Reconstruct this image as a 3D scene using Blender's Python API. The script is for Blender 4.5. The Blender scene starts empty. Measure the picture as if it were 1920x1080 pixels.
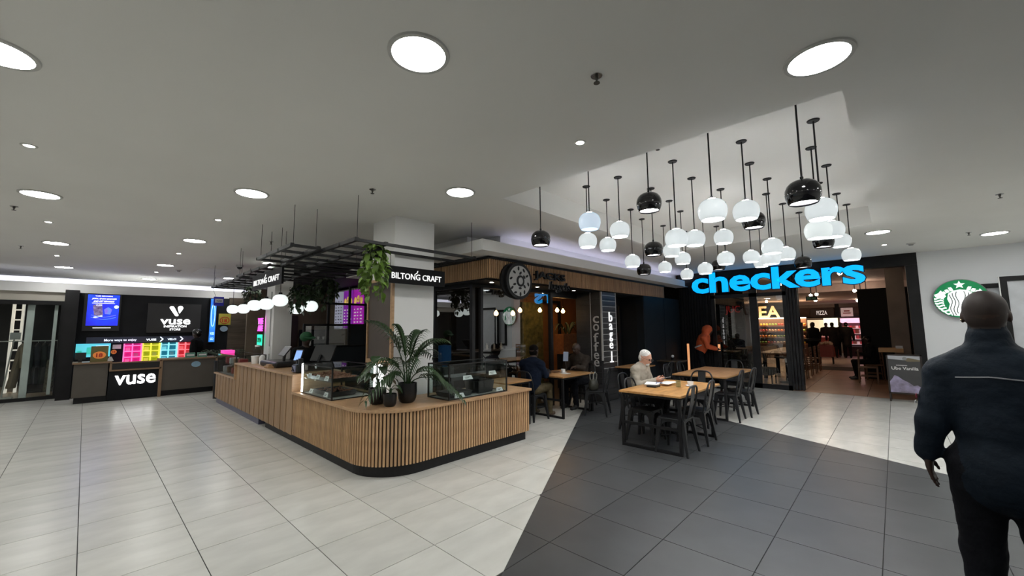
import bpy, math, random
import numpy as np
from mathutils import Vector, Matrix, noise

random.seed(11)
sc = bpy.context.scene
col = sc.collection

# ------------------------------------------------------------------ camera, world, exposure
CAM_H = 1.63
cam_data = bpy.data.cameras.new('camera')
cam_data.sensor_width = 36.0
cam_data.lens = 754.104 / 1920.0 * 36.0
cam_data.clip_start = 0.05
cam_data.clip_end = 200
cam = bpy.data.objects.new('camera', cam_data)
col.objects.link(cam)
cam.matrix_world = Matrix(((0.68755, -0.06608, -0.72313, 0.0),
                           (-0.72612, -0.07534, -0.68343, 0.0),
                           (-0.00932, 0.99497, -0.09978, CAM_H),
                           (0, 0, 0, 1)))
sc.camera = cam
world = bpy.data.worlds.new('world')
sc.world = world
world.use_nodes = True
world.node_tree.nodes['Background'].inputs[0].default_value = (0.5, 0.52, 0.55, 1)
world.node_tree.nodes['Background'].inputs[1].default_value = 0.02
sc.view_settings.view_transform = 'Standard'
sc.view_settings.look = 'None'
sc.view_settings.gamma = 1
sc.view_settings.use_curve_mapping = False
sc.view_settings.exposure = 0.0
sc.cycles.transparent_max_bounces = 32
sc.cycles.max_bounces = 6
sc.cycles.diffuse_bounces = 4
sc.cycles.glossy_bounces = 3
sc.cycles.caustics_reflective = False
sc.cycles.caustics_refractive = False
PANEL_EMIT = 56.0      # round ceiling panels
SPOT_EMIT = 120.0       # small ceiling spots
PEND_EMIT = .48        # white pendant glass
COVE_EMIT = 4.0        # LED strips in the coves

CEIL = 3.2
RECZ = 3.5

# ------------------------------------------------------------------ materials
def S(r, g, b):
    def c(v):
        v /= 255.0
        return v / 12.92 if v <= 0.04045 else ((v + 0.055) / 1.055) ** 2.4
    return (c(r), c(g), c(b))

MATS = {}
def M(name, colr, rough=.5, metal=0., emit=0., var=.08, scale=5., bump=0., bscale=60., rnd=0., stretch=None, spec=.5, coat=0., c2=None, detail=3.):
    m = bpy.data.materials.new(name)
    m.use_nodes = True
    nt = m.node_tree
    b = nt.nodes['Principled BSDF']
    tc = nt.nodes.new('ShaderNodeTexCoord')
    mp = nt.nodes.new('ShaderNodeMapping')
    nt.links.new(tc.outputs['Object'], mp.inputs['Vector'])
    if stretch:
        mp.inputs['Scale'].default_value = stretch
    nz = nt.nodes.new('ShaderNodeTexNoise')
    nz.inputs['Scale'].default_value = scale
    nz.inputs['Detail'].default_value = detail
    nt.links.new(mp.outputs[0], nz.inputs['Vector'])
    rp = nt.nodes.new('ShaderNodeValToRGB')
    rp.color_ramp.elements[0].position = .3
    rp.color_ramp.elements[1].position = .7
    a = c2 if c2 else tuple(max(0, c * (1 - var)) for c in colr)
    d = colr if c2 else tuple(min(1, c * (1 + var)) for c in colr)
    rp.color_ramp.elements[0].color = (*a, 1)
    rp.color_ramp.elements[1].color = (*d, 1)
    nt.links.new(nz.outputs['Fac'], rp.inputs['Fac'])
    out = rp.outputs['Color']
    if rnd:
        oi = nt.nodes.new('ShaderNodeObjectInfo')
        mr = nt.nodes.new('ShaderNodeMapRange')
        mr.inputs['To Min'].default_value = 1 - rnd
        mr.inputs['To Max'].default_value = 1 + rnd
        nt.links.new(oi.outputs['Random'], mr.inputs['Value'])
        vm = nt.nodes.new('ShaderNodeVectorMath')
        vm.operation = 'SCALE'
        nt.links.new(out, vm.inputs[0])
        nt.links.new(mr.outputs[0], vm.inputs['Scale'])
        out = vm.outputs[0]
    nt.links.new(out, b.inputs['Base Color'])
    b.inputs['Roughness'].default_value = rough
    b.inputs['Metallic'].default_value = metal
    b.inputs['Specular IOR Level'].default_value = spec
    if coat:
        b.inputs['Coat Weight'].default_value = coat
        b.inputs['Coat Roughness'].default_value = .08
    if emit:
        nt.links.new(out, b.inputs['Emission Color'])
        b.inputs['Emission Strength'].default_value = emit
        if emit < 2.5: m.cycles.emission_sampling = 'NONE'
    if bump:
        n2 = nt.nodes.new('ShaderNodeTexNoise')
        n2.inputs['Scale'].default_value = bscale
        nt.links.new(mp.outputs[0], n2.inputs['Vector'])
        bp = nt.nodes.new('ShaderNodeBump')
        bp.inputs['Strength'].default_value = bump
        bp.inputs['Distance'].default_value = .01
        nt.links.new(n2.outputs['Fac'], bp.inputs['Height'])
        nt.links.new(bp.outputs[0], b.inputs['Normal'])
    MATS[name] = m
    return m

def glass_mat(name, tint, ior=1.5, rough=.01, gain=1.):
    m = bpy.data.materials.new(name)
    m.use_nodes = True
    nt = m.node_tree
    nt.nodes.remove(nt.nodes['Principled BSDF'])
    out = nt.nodes['Material Output']
    fr = nt.nodes.new('ShaderNodeFresnel'); fr.inputs['IOR'].default_value = ior
    mu = nt.nodes.new('ShaderNodeMath'); mu.operation = 'MULTIPLY'; mu.inputs[1].default_value = gain; mu.use_clamp = True
    tr = nt.nodes.new('ShaderNodeBsdfTransparent'); tr.inputs[0].default_value = (*tint, 1)
    gl = nt.nodes.new('ShaderNodeBsdfGlossy'); gl.inputs['Roughness'].default_value = rough
    mx = nt.nodes.new('ShaderNodeMixShader')
    ge = nt.nodes.new('ShaderNodeNewGeometry')          # only the face towards the viewer mirrors; the far face lets light out
    iv = nt.nodes.new('ShaderNodeMath'); iv.operation = 'SUBTRACT'; iv.inputs[0].default_value = 1.0
    nt.links.new(ge.outputs['Backfacing'], iv.inputs[1])
    m2 = nt.nodes.new('ShaderNodeMath'); m2.operation = 'MULTIPLY'
    nt.links.new(fr.outputs[0], m2.inputs[0]); nt.links.new(iv.outputs[0], m2.inputs[1])
    nt.links.new(m2.outputs[0], mu.inputs[0])
    nt.links.new(mu.outputs[0], mx.inputs[0]); nt.links.new(tr.outputs[0], mx.inputs[1]); nt.links.new(gl.outputs[0], mx.inputs[2])
    nt.links.new(mx.outputs[0], out.inputs[0])
    MATS[name] = m
    return m

ceil_m = M('ceiling_paint', (.80, .795, .765), .85, var=.03, scale=.7, bump=.03, bscale=90)
white_m = M('white_paint', (.84, .84, .83), .7, var=.03, scale=1.2, bump=.03)
wallgrey_m = M('pale_grey_wall_paint', (.82, .84, .87), .75, var=.03, scale=1)
beige_m = M('beige_wall_paint', (.5, .47, .41), .8, var=.04, scale=1)
tile_m = M('light_porcelain_tile', (.60, .60, .56), .27, var=.09, scale=2.2, rnd=.05, bump=.015, bscale=8, stretch=(1, 2.5, 1), detail=6)
dark_tile_m = M('dark_grey_porcelain_tile', (.054, .057, .060), .36, var=.16, scale=2.5, rnd=.10, bump=.02, bscale=8, detail=6)
grout_m = M('tile_grout', (.03, .03, .03), .9)
black_m = M('matt_black_metal', (.012, .012, .013), .5, var=.2, spec=.25)
frame_m = M('black_steel_frame', (.022, .022, .024), .4, metal=.5, var=.2)
chair_m = M('charcoal_powder_coated_steel', (.020, .021, .023), .42, metal=.4, var=.15, scale=8)
gloss_black_m = M('gloss_black_glaze', (.004, .004, .005), .08, var=.1, coat=.2)
dark_m = M('dark_wall_paint', (.010, .011, .013), .65, var=.25, scale=2, spec=.2)
navy_m = M('dark_blue_black_panel', (.008, .013, .018), .55, var=.2, scale=2, spec=.25)
wood_m = M('oak_slat_wood', (.58, .36, .19), .5, c2=(.42, .25, .125), scale=7, stretch=(9, 9, 1), rnd=.14, bump=.05)
woodtop_m = M('oak_counter_top', (.52, .33, .18), .38, c2=(.40, .24, .125), scale=4, stretch=(2, 9, 9), bump=.03)
woodback_m = M('dark_slat_backing', (.045, .026, .015), .7)
plank_m = M('oak_cladding_plank', (.40, .255, .14), .5, c2=(.29, .18, .10), scale=6, stretch=(8, 8, 1), rnd=.12)
table_m = M('golden_oak_table_top', (.62, .34, .115), .33, c2=(.33, .155, .045), scale=3, stretch=(1.2, 6, 6), bump=.03, detail=6)
tablefar_m = M('brown_oak_table_top', (.46, .255, .105), .36, c2=(.32, .165, .065), scale=3, stretch=(1.2, 6, 6))
panel_lit = M('lit_panel_diffuser', (1, 1, .97), .5, emit=PANEL_EMIT, var=0)
spot_lit = M('lit_spot_lens', (1, .93, .8), .5, emit=SPOT_EMIT, var=0)
cove_lit = M('lit_cove_strip', (.74, .72, 1), .5, emit=COVE_EMIT, var=0)
rim_m = M('white_light_rim', (.55, .55, .53), .5)
chrome_m = M('brushed_chrome', (.5, .5, .5), .25, metal=1)
sign_white = M('lit_white_sign_face', (1, 1, 1), .5, emit=4.0, var=0)
print_white = M('white_print', (.8, .8, .8), .6, var=0)
sign_glow_soft = M('dim_lit_white_sign_face', (.95, .95, .95), .5, emit=.75, var=0)
cyan_lit = M('lit_cyan_sign_face', (.0, .40, 1), .4, emit=1.15, var=0)
glass_m = glass_mat('shopfront_glass', (.80, .82, .81), 1.5, .0, 6.0)
clear_m = glass_mat('clear_display_glass', (.90, .94, .93), 1.45, .0, 1.0)
skin_dark = M('dark_skin', (.036, .018, .012), .5, var=.15, scale=9)
skin_light = M('light_skin', (.50, .27, .19), .5, var=.1, scale=9)
hair_black = M('black_hair', (.006, .005, .0045), .8, spec=.08, bump=.5, bscale=90)
hair_grey = M('grey_white_hair', (.62, .61, .58), .7, var=.2, scale=40, bump=.6, bscale=70)
orange_m = M('orange_hi_vis_cloth', (.62, .10, .025), .7, bump=.2, bscale=20)

# ------------------------------------------------------------------ mesh builder
def vec(p): return Vector(p)

class MB:
    def __init__(self):
        self.v = []; self.f = []; self.m = []
    def add(self, vs, fs, m=0):
        o = len(self.v)
        self.v += [tuple(p) for p in vs]
        self.f += [tuple(i + o for i in f) for f in fs]
        self.m += [m] * len(fs)
        return self
    def box(self, x0, y0, z0, x1, y1, z1, m=0):
        vs = [(x, y, z) for x in (x0, x1) for y in (y0, y1) for z in (z0, z1)]
        return self.add(vs, [(0, 1, 3, 2), (4, 6, 7, 5), (0, 4, 5, 1), (2, 3, 7, 6), (0, 2, 6, 4), (1, 5, 7, 3)], m)
    def obox(self, o, r, u, n, w, h, d, m=0):
        """box with corner o, extents w along r, h along u, d along n"""
        o, r, u, n = map(vec, (o, r, u, n))
        vs = [o + r * (w * i) + u * (h * j) + n * (d * k) for i in (0, 1) for j in (0, 1) for k in (0, 1)]
        return self.add(vs, [(0, 1, 3, 2), (4, 6, 7, 5), (0, 4, 5, 1), (2, 3, 7, 6), (0, 2, 6, 4), (1, 5, 7, 3)], m)
    def bar(self, p, q, w, h, m=0, up=(0, 0, 1)):
        """rectangular bar from p to q"""
        p, q = vec(p), vec(q)
        d = (q - p); L = d.length; d.normalize()
        up = vec(up)
        s = d.cross(up)
        if s.length < 1e-4: s = d.cross(Vector((1, 0, 0)))
        s.normalize(); t = s.cross(d)
        return self.obox(p - s * w / 2 - t * h / 2, s, t, d, w, h, L, m)
    def tube(self, pts, r, n=8, m=0, closed=False):
        pts = [vec(p) for p in pts]
        rs = r if isinstance(r, (list, tuple)) else [r] * len(pts)
        base = len(self.v); N = len(pts); prev = None
        for i, p in enumerate(pts):
            if closed: t = pts[(i + 1) % N] - pts[i - 1]
            else: t = pts[min(i + 1, N - 1)] - pts[max(i - 1, 0)]
            t.normalize()
            if prev is None:
                a = Vector((0, 0, 1)) if abs(t.z) < .9 else Vector((1, 0, 0))
                s = t.cross(a).normalized()
            else:
                s = (prev - t * prev.dot(t)).normalized()
            prev = s; w = t.cross(s)
            for k in range(n):
                an = 2 * math.pi * k / n
                self.v.append(tuple(p + (s * math.cos(an) + w * math.sin(an)) * rs[i]))
        R = N if closed else N - 1
        for i in range(R):
            for k in range(n):
                a = base + i * n + k; b = base + i * n + (k + 1) % n
                j = (i + 1) % N
                c = base + j * n + (k + 1) % n; d = base + j * n + k
                self.f.append((a, b, c, d)); self.m.append(m)
        if not closed:
            self.f.append(tuple(base + k for k in reversed(range(n)))); self.m.append(m)
            self.f.append(tuple(base + (N - 1) * n + k for k in range(n))); self.m.append(m)
        return self
    def lathe(self, prof, c=(0, 0, 0), n=24, m=0):
        base = len(self.v); P = len(prof)
        for r, z in prof:
            for k in range(n):
                a = 2 * math.pi * k / n
                self.v.append((c[0] + r * math.cos(a), c[1] + r * math.sin(a), c[2] + z))
        for i in range(P - 1):
            for k in range(n):
                a = base + i * n + k; b = base + i * n + (k + 1) % n
                self.f.append((a, b, b + n, a + n)); self.m.append(m)
        ring = prof[0] == prof[-1]
        if prof[0][0] > 1e-6 and not ring:
            self.f.append(tuple(base + k for k in reversed(range(n)))); self.m.append(m)
        if prof[-1][0] > 1e-6 and not ring:
            self.f.append(tuple(base + (P - 1) * n + k for k in range(n))); self.m.append(m)
        return self
    def prism(self, poly, o, r, u, d, m=0):
        """2D polygon (ccw seen from the normal r x u) with its front face at o and depth d behind it"""
        o, r, u = map(vec, (o, r, u)); n = r.cross(u)
        N = len(poly)
        vs = [o + r * a + u * b for a, b in poly] + [o + r * a + u * b - n * d for a, b in poly]
        fs = [tuple(range(N)), tuple(range(2 * N - 1, N - 1, -1))]
        for i in range(N):
            j = (i + 1) % N
            fs.append((i, i + N, j + N, j))
        return self.add(vs, fs, m)
    def ball(self, c, rx, ry=None, rz=None, n=12, m=0):
        ry = rx if ry is None else ry; rz = rx if rz is None else rz
        base = len(self.v); h = n // 2
        for i in range(h + 1):
            t = math.pi * i / h
            for k in range(n):
                a = 2 * math.pi * k / n
                self.v.append((c[0] + rx * math.sin(t) * math.cos(a), c[1] + ry * math.sin(t) * math.sin(a), c[2] - rz * math.cos(t)))
        for i in range(h):
            for k in range(n):
                a = base + i * n + k; b = base + i * n + (k + 1) % n
                self.f.append((a, b, b + n, a + n)); self.m.append(m)
        return self

LOC = {}
def wloc(o):
    t = Vector((0, 0, 0))
    while o is not None:
        t = t + o.location
        o = o.parent
    return t

def tagit(o, label=None, cat=None, group=None, kind=None):
    if label: o['label'] = label
    if cat: o['category'] = cat
    if group: o['group'] = group
    if kind: o['kind'] = kind
    return o

def thing(name, label, cat, loc=(0, 0, 0), group=None, kind=None):
    o = bpy.data.objects.new(name, None)
    o.empty_display_size = .1
    col.objects.link(o)
    o.location = loc
    return tagit(o, label, cat, group, kind)

def mesh_from(name, mb, mats):
    me = bpy.data.meshes.new(name)
    me.from_pydata(mb.v, [], mb.f)
    for mm in (mats if isinstance(mats, (list, tuple)) else [mats]):
        me.materials.append(mm)
    if any(mb.m):
        me.polygons.foreach_set('material_index', mb.m)
    return me

def obj(name, mb, mats, parent=None, smooth=0., bevel=0., local=False, label=None, cat=None, group=None, kind=None):
    """one mesh object; mb holds world coordinates unless local"""
    off = Vector((0, 0, 0))
    loc = Vector((0, 0, 0))
    if not local:
        if parent is not None:
            off = wloc(parent)
        elif kind != 'structure' or True:
            xs = np.array(mb.v)
            off = Vector(((xs[:, 0].min() + xs[:, 0].max()) / 2, (xs[:, 1].min() + xs[:, 1].max()) / 2, xs[:, 2].min()))
            loc = off
        mb.v = [(p[0] - off.x, p[1] - off.y, p[2] - off.z) for p in mb.v]
    me = mesh_from(name, mb, mats)
    if smooth:
        me.polygons.foreach_set('use_smooth', [True] * len(me.polygons))
        me.set_sharp_from_angle(angle=smooth)
    o = bpy.data.objects.new(name, me)
    o.location = loc
    col.objects.link(o)
    if parent is not None:
        o.parent = parent
    if bevel:
        b = o.modifiers.new('edge', 'BEVEL'); b.width = bevel; b.segments = 2; b.limit_method = 'ANGLE'
    return tagit(o, label, cat, group, kind)

def dup(root, loc, rotz=0., label=None, group=None, parent=None):
    r = root.copy(); col.objects.link(r); r.location = loc
    r.rotation_euler = (0, 0, rotz)
    if label: r['label'] = label
    if group: r['group'] = group
    if parent is not None: r.parent = parent
    for ch in root.children:
        c = ch.copy(); col.objects.link(c); c.parent = r
        for g in ch.children:
            d = g.copy(); col.objects.link(d); d.parent = c
    return r

def inst(name, me, loc, parent, rot=(0, 0, 0), scale=None):
    """another piece that shares mesh data; loc is in world coordinates"""
    o = bpy.data.objects.new(name, me)
    o.location = Vector(loc) - wloc(parent) if parent is not None else loc
    o.rotation_euler = rot
    if scale: o.scale = scale
    col.objects.link(o)
    if parent is not None: o.parent = parent
    return o

X, Y, Z = Vector((1, 0, 0)), Vector((0, 1, 0)), Vector((0, 0, 1))
# planes: facing -Y -> r=X,u=Z ; facing -X -> r=-Y,u=Z
TXT = {}
def text_geo(body, bold=0., depth=.01, space=1.):
    key = (body, bold, depth, space)
    if key not in TXT:
        cu = bpy.data.curves.new('t', 'FONT')
        cu.body = body; cu.size = 1; cu.offset = bold; cu.extrude = depth; cu.resolution_u = 3
        cu.space_character = space
        ob = bpy.data.objects.new('t', cu)
        me = ob.to_mesh()
        vs = np.array([v.co[:] for v in me.vertices]); fs = [tuple(p.vertices) for p in me.polygons]
        ob.to_mesh_clear(); bpy.data.objects.remove(ob); bpy.data.curves.remove(cu)
        TXT[key] = (vs, fs)
    return TXT[key]

def add_text(mb, body, o, r, u, w, h, depth=.008, bold=.0, m=0, space=1., shear=0.):
    """text fitted into w x h with its lower left corner at o, proud of the plane by depth"""
    vs, fs = text_geo(body, bold, .5, space)
    lo, hi = vs.min(0), vs.max(0)
    o, r, u = map(vec, (o, r, u)); n = r.cross(u)
    out = []
    for p in vs:
        a = (p[0] - lo[0]) / (hi[0] - lo[0]) * w; b = (p[1] - lo[1]) / (hi[1] - lo[1]) * h
        out.append(o + r * (a + shear * b) + u * b + n * ((p[2] - lo[2]) / (hi[2] - lo[2]) * depth))
    mb.add(out, fs, m)
    return mb

def arc(cx, cy, r, a0, a1, n):
    return [(cx + r * math.cos(a0 + (a1 - a0) * i / n), cy + r * math.sin(a0 + (a1 - a0) * i / n)) for i in range(n + 1)]

def ell(cx, cy, a, b, n=24, rot=0.):
    out = []
    for i in range(n):
        t = 2 * math.pi * i / n
        x, y = a * math.cos(t), b * math.sin(t)
        out.append((cx + x * math.cos(rot) - y * math.sin(rot), cy + x * math.sin(rot) + y * math.cos(rot)))
    return out

def rrect(x0, y0, x1, y1, r, n=4):
    return (arc(x0 + r, y0 + r, r, math.pi, 1.5 * math.pi, n) + arc(x1 - r, y0 + r, r, 1.5 * math.pi, 2 * math.pi, n)
            + arc(x1 - r, y1 - r, r, 0, .5 * math.pi, n) + arc(x0 + r, y1 - r, r, .5 * math.pi, math.pi, n))
ORD = ['first', 'second', 'third', 'fourth', 'fifth', 'sixth', 'seventh', 'eighth', 'ninth', 'tenth', 'eleventh', 'twelfth']

# ================================================================== FLOOR
def clip(poly, a, b, c):
    """keep the part of poly where a*x + b*y + c >= 0"""
    out = []
    for i in range(len(poly)):
        p, q = poly[i], poly[(i + 1) % len(poly)]
        dp = a * p[0] + b * p[1] + c; dq = a * q[0] + b * q[1] + c
        if dp >= 0: out.append(p)
        if dp * dq < 0:
            t = dp / (dp - dq); out.append((p[0] + t * (q[0] - p[0]), p[1] + t * (q[1] - p[1])))
    return out
def area(p):
    return abs(sum(p[i][0] * p[(i + 1) % len(p)][1] - p[(i + 1) % len(p)][0] * p[i][1] for i in range(len(p)))) / 2
FX0, FX1, FY0, FY1 = -6.5, 12.4, -6.6, 15.3
floor = obj('floor', MB().box(FX0, FY0, -.05, FX1, 17.2, -.0045), grout_m, kind='structure', label='tiled mall floor of pale and dark grey porcelain')
LA, LB = (-.533, 1, -(2.015 - .533 * 2.0)), (2.08, -1, -(2.08 * 7.757 - 2.18))      # left edge, right edge of the dark wedge
P, G = .62, .003
cmi = cam.matrix_world.inverted()
def in_view(x, y):
    q = cmi @ Vector((x, y, 0))
    if q.z > -.3: return None
    u, w = q.x / -q.z, q.y / -q.z
    return (abs(u) < 1.40 and -.86 < w < .8) and -q.z or None
whole = {}
for k, mm in (('light', tile_m), ('dark', dark_tile_m)):
    h = P / 2 - G
    mb = MB().box(-h, -h, -.008, h, h, 0)
    whole[k] = mesh_from('tile', mb, mm)
cands, rest = [], {'light': MB(), 'dark': MB()}
i0, i1 = math.floor((FX0 - .07) / P), math.ceil((FX1 - .07) / P)
j0, j1 = math.floor((FY0 - .18) / P), math.ceil((FY1 - .18) / P)
for i in range(i0, i1):
    for j in range(j0, j1):
        x, y = .07 + P * i, .18 + P * j
        sq = [(max(x + G, FX0), max(y + G, FY0)), (min(x + P - G, FX1), max(y + G, FY0)), (min(x + P - G, FX1), min(y + P - G, FY1)), (max(x + G, FX0), min(y + P - G, FY1))]
        if area(sq) < .01: continue
        if x > 5 and y > 5.6: continue
        pieces = []
        # light left of the wedge, light beyond its right edge, dark within
        l1 = clip(sq, *LA)
        inner = clip(sq, -LA[0], -LA[1], -LA[2] - .002)
        if len(l1) > 2 and area(l1) > .004: pieces.append(('light', l1))
        if len(inner) > 2:
            l2 = clip(inner, *LB)
            dk = clip(inner, -LB[0], -LB[1], -LB[2] - .004)
            if len(l2) > 2 and area(l2) > .004: pieces.append(('light', l2))
            if len(dk) > 2 and area(dk) > .004: pieces.append(('dark', dk))
        full = abs(area(sq) - (P - 2 * G) ** 2) < 1e-6
        for kind, pl in pieces:
            cx = sum(p[0] for p in pl) / len(pl); cy = sum(p[1] for p in pl) / len(pl)
            d = in_view(cx, cy)
            cands.append((d if d else 99, kind, pl, cx, cy, full and abs(area(pl) - area(sq)) < 1e-6))
cands.sort(key=lambda c: c[0])
for n, (d, kind, pl, cx, cy, isw) in enumerate(cands):
    if n < 300 and d < 90:
        if isw:
            inst('tile', whole[kind], (cx, cy, 0), floor)
        else:
            mb = MB().prism(pl, (0, 0, 0), X, Y, .008)
            obj('tile', mb, tile_m if kind == 'light' else dark_tile_m, floor)
    else:
        rest[kind].prism(pl, (0, 0, 0), X, Y, .008)
obj('tile_field', rest['light'], tile_m, floor, kind='stuff')
if rest['dark'].v: obj('tile_field', rest['dark'], dark_tile_m, floor, kind='stuff')

# ================================================================== CEILING with the lamp recess
RX0, RX1, RY0, RY1 = 3.385, 8.36, .135, 3.34
mb = MB()
CT = RECZ + .12
mb.box(FX0, FY0, CEIL, RX0, 17.2, CT)
mb.box(RX1, FY0, CEIL, FX1, 17.2, CT)
mb.box(RX0, FY0, CEIL, RX1, RY0, CT)
mb.box(RX0, RY1, CEIL, RX1, 17.2, CT)
mb.box(RX0, RY0, RECZ, RX1, RY1, CT)
obj('ceiling', mb, ceil_m, kind='structure', label='pale plastered ceiling with a rectangular lamp recess')

# ================================================================== WALLS around the hall (also those behind the camera)
obj('wall_back', MB().box(FX0, FY0 - .2, 0, FX1 + .2, FY0, CEIL), white_m, kind='structure', label='white wall behind the viewer')
obj('wall_left', MB().box(FX0 - .2, FY0, 0, FX0, 17.2, CEIL), white_m, kind='structure', label='white side wall far to the left')
obj('wall_right', MB().box(12.4, FY0, 0, 12.62, -.46, CEIL), wallgrey_m, kind='structure', label='pale grey wall beside the supermarket entrance')
obj('baseboard_right', MB().box(12.385, FY0, 0, 12.4, -.46, .09), black_m, kind='structure', label='black skirting along the grey wall')
# far wall above and beside the left shops
mb = MB()
mb.box(FX0, 15.3, 2.40, -.39, 15.5, 2.64)
obj('wall_far', mb, beige_m, kind='structure', label='beige wall strip above the clothes shop window')
mb = MB().box(2.95, 15.0, 0, 4.9, 15.2, 2.63).box(4.9, 15.0, 0, 12.62, 15.2, CEIL).box(4.9, 15.2, 0, 5.1, 17.2, CEIL)  # dark wall carried on out of view to stop light leaking in
obj('wall_far_inner', mb, dark_m, kind='structure', label='dark wall behind the biltong stall, run on unseen to block stray light')

# ---- bulkhead with cove light above the far shops (runs along X)
mb = MB()
mb.box(FX0, 15.20, 2.64, 4.9, 15.24, 2.875)
mb.box(FX0, 15.24, 2.64, 4.9, 17.0, 2.66)
trim1 = obj('trim_1', mb, white_m, kind='structure', label='white bulkhead above the clothes shop and vape kiosk')
obj('cove_lens', MB().box(FX0, 15.215, 2.877, 4.9, 15.235, 2.995), M('lit_cove_lens', (.84, .85, 1), .5, emit=1.5, var=0), trim1)
obj('upper_wall', MB().box(FX0, 16.97, 2.66, 4.9, 17.0, CEIL), white_m, trim1)

# ---- bulkhead around the bagel shop (L shape)
mb = MB()
mb.box(4.02, 4.40, 2.81, 12.05, 4.43, 2.98)
mb.box(4.02, 4.43, 2.81, 4.05, 9.0, 2.98)
mb.box(4.05, 4.43, 2.81, 12.4, 4.80, 2.83)
mb.box(4.05, 4.80, 2.81, 4.42, 9.0, 2.83)
mb.box(12.05, 4.40, 2.81, 12.08, 4.80, 2.98)
trim2 = obj('trim_2', mb, white_m, kind='structure', label='white cove bulkhead above the bagel shop front')
mb = MB()
mb.box(4.78, 4.78, 2.83, 12.4, 4.80, CEIL)
mb.box(4.40, 5.20, 2.83, 4.42, 9.0, CEIL)
mb.box(4.42, 5.20, 2.83, 4.80, 5.22, CEIL)
mb.box(4.78, 4.80, 2.83, 4.80, 5.2, CEIL)
obj('upper_wall', mb, white_m, trim2)
obj('cove_strip', MB().box(4.9, 4.60, 2.84, 12.3, 4.64, 2.86), cove_lit, trim2)

# ================================================================== WOOD FASCIA of the bagel shop
fas = thing('slatted_fascia', 'brown slatted timber fascia above the bagel shop front', 'fascia', (4.42, 4.70, 2.45))
mb = MB()
mb.box(4.45, 4.72, 2.45, 11.28, 4.80, 2.79)
mb.box(4.45, 4.80, 2.45, 4.53, 9.0, 2.79)
obj('backing_board', mb, woodback_m, fas)
mb = MB()
mb.box(4.40, 4.68, 2.765, 11.30, 4.80, 2.80)
mb.box(4.40, 4.80, 2.765, 4.53, 9.0, 2.80)
obj('top_edge', mb, black_m, fas)
sl = mesh_from('slat', MB().box(-.010, -.02, 0, .010, 0, .31), wood_m)
x = 4.46
while x < 11.27:
    inst('slat', sl, (x, 4.72, 2.452), fas)
    x += .046
y = 4.74
n = 0
while y < 7.4:
    inst('slat', sl, (4.45, y, 2.452), fas, rot=(0, 0, -math.pi / 2))
    y += .046
mb = MB().box(4.45, 4.80, 2.43, 12.4, 5.5, 2.452)
mb.box(4.45, 5.5, 2.43, 4.75, 9.0, 2.452)
obj('trim_3', mb, dark_m, kind='structure', label='dark soffit over the bagel shop front')

# ================================================================== BAGEL SHOP front: frames, glass, interior shell
GY = 5.4
door = thing('window_1', 'black framed shop window of the bagel shop', None, (4.69, 5.4, 0), kind='structure')
mb = MB()
mb.box(4.655, GY - .035, 0, 4.725, GY + .035, 2.43)          # corner post
mb.box(6.885, GY - .04, 0, 6.955, GY + .04, 2.43)            # door post
mb.box(4.725, GY - .03, 2.37, 6.885, GY + .03, 2.43)
mb.box(4.725, GY - .03, 0, 6.885, GY + .03, .10)
mb.box(4.665, GY + .035, 2.37, 4.715, 8.9, 2.43)
mb.box(4.665, GY + .035, 0, 4.715, 8.9, .10)
for yy in (6.5, 7.7, 8.88):
    mb.box(4.66, yy - .03, .1, 4.72, yy + .03, 2.37)
mb.box(4.86, GY - .03, .1, 4.92, GY + .03, 2.37)
obj('window_frame', mb, frame_m, door)
obj('pane', MB().box(4.92, GY - .005, .10, 6.885, GY + .005, 2.37), glass_m, door)
for a, b in ((5.435, 6.47), (6.53, 7.67), (7.73, 8.85)):
    obj('pane', MB().box(4.685, a, .10, 4.695, b, 2.37), glass_m, door)
mb = MB()
mb.box(6.955, GY - .04, 2.30, 7.9, GY + .04, 2.43)
mb.box(8.53, GY - .03, 2.20, 9.97, GY + .03, 2.43)
mb.box(8.53, GY - .03, 0, 9.97, GY + .03, .85)
mb.box(9.90, GY - .03, .85, 9.97, GY + .03, 2.2)
w2 = obj('window_2', mb, frame_m, kind='structure', label='dark framed side window right of the lettered pier')
obj('pane', MB().box(8.53, GY - .005, .85, 9.90, GY + .005, 2.20), glass_m, w2)
# dark return wall between bagel shop and supermarket
w = obj('wall_dark_return', MB().box(9.97, 4.72, 0, 12.4, 4.92, 2.452), navy_m, kind='structure', label='blue-black panelled wall between the two shop fronts')
obj('panel', MB().box(10.0, 4.712, .10, 11.24, 4.72, 2.43), navy_m, w)
obj('panel', MB().box(11.26, 4.712, .10, 12.38, 4.72, 2.43), navy_m, w)
mb = MB().box(9.97, 4.92, 0, 10.07, GY, 2.452)
obj('wall_reveal', mb, dark_m, kind='structure', label='dark return beside the side window')
orange_wall = M('warm_orange_wall', (.42, .17, .055), .7, var=.15, scale=3)
# interior shell
mb = MB().box(4.7, GY, -.004, 12.4, 9.0, -.001)
mb.box(5.0, 5.61, -.003, 12.4, 15.0, .0)
obj('floor_inner', mb, M('dark_inner_floor', (.05, .045, .04), .4), kind='structure', label='dark floor inside the bagel shop')
obj('ceiling_inner', MB().box(4.75, 5.5, 2.9, 12.4, 9.0, 2.95), dark_m, kind='structure', label='black ceiling inside the bagel shop')
obj('wall_inner', MB().box(4.7, 9.0, 0, 12.4, 9.15, CEIL), dark_m, kind='structure', label='dark rear wall inside the bagel shop')
obj('wall_inner_orange', MB().box(8.55, 8.0, 0, 12.3, 8.1, 2.9), orange_wall, kind='structure', label='warm orange lit wall inside the bagel shop')
obj('wall_inner_side', MB().box(12.2, 5.5, 0, 12.4, 9.0, CEIL), dark_m, kind='structure', label='dark side wall inside the bagel shop')

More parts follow.
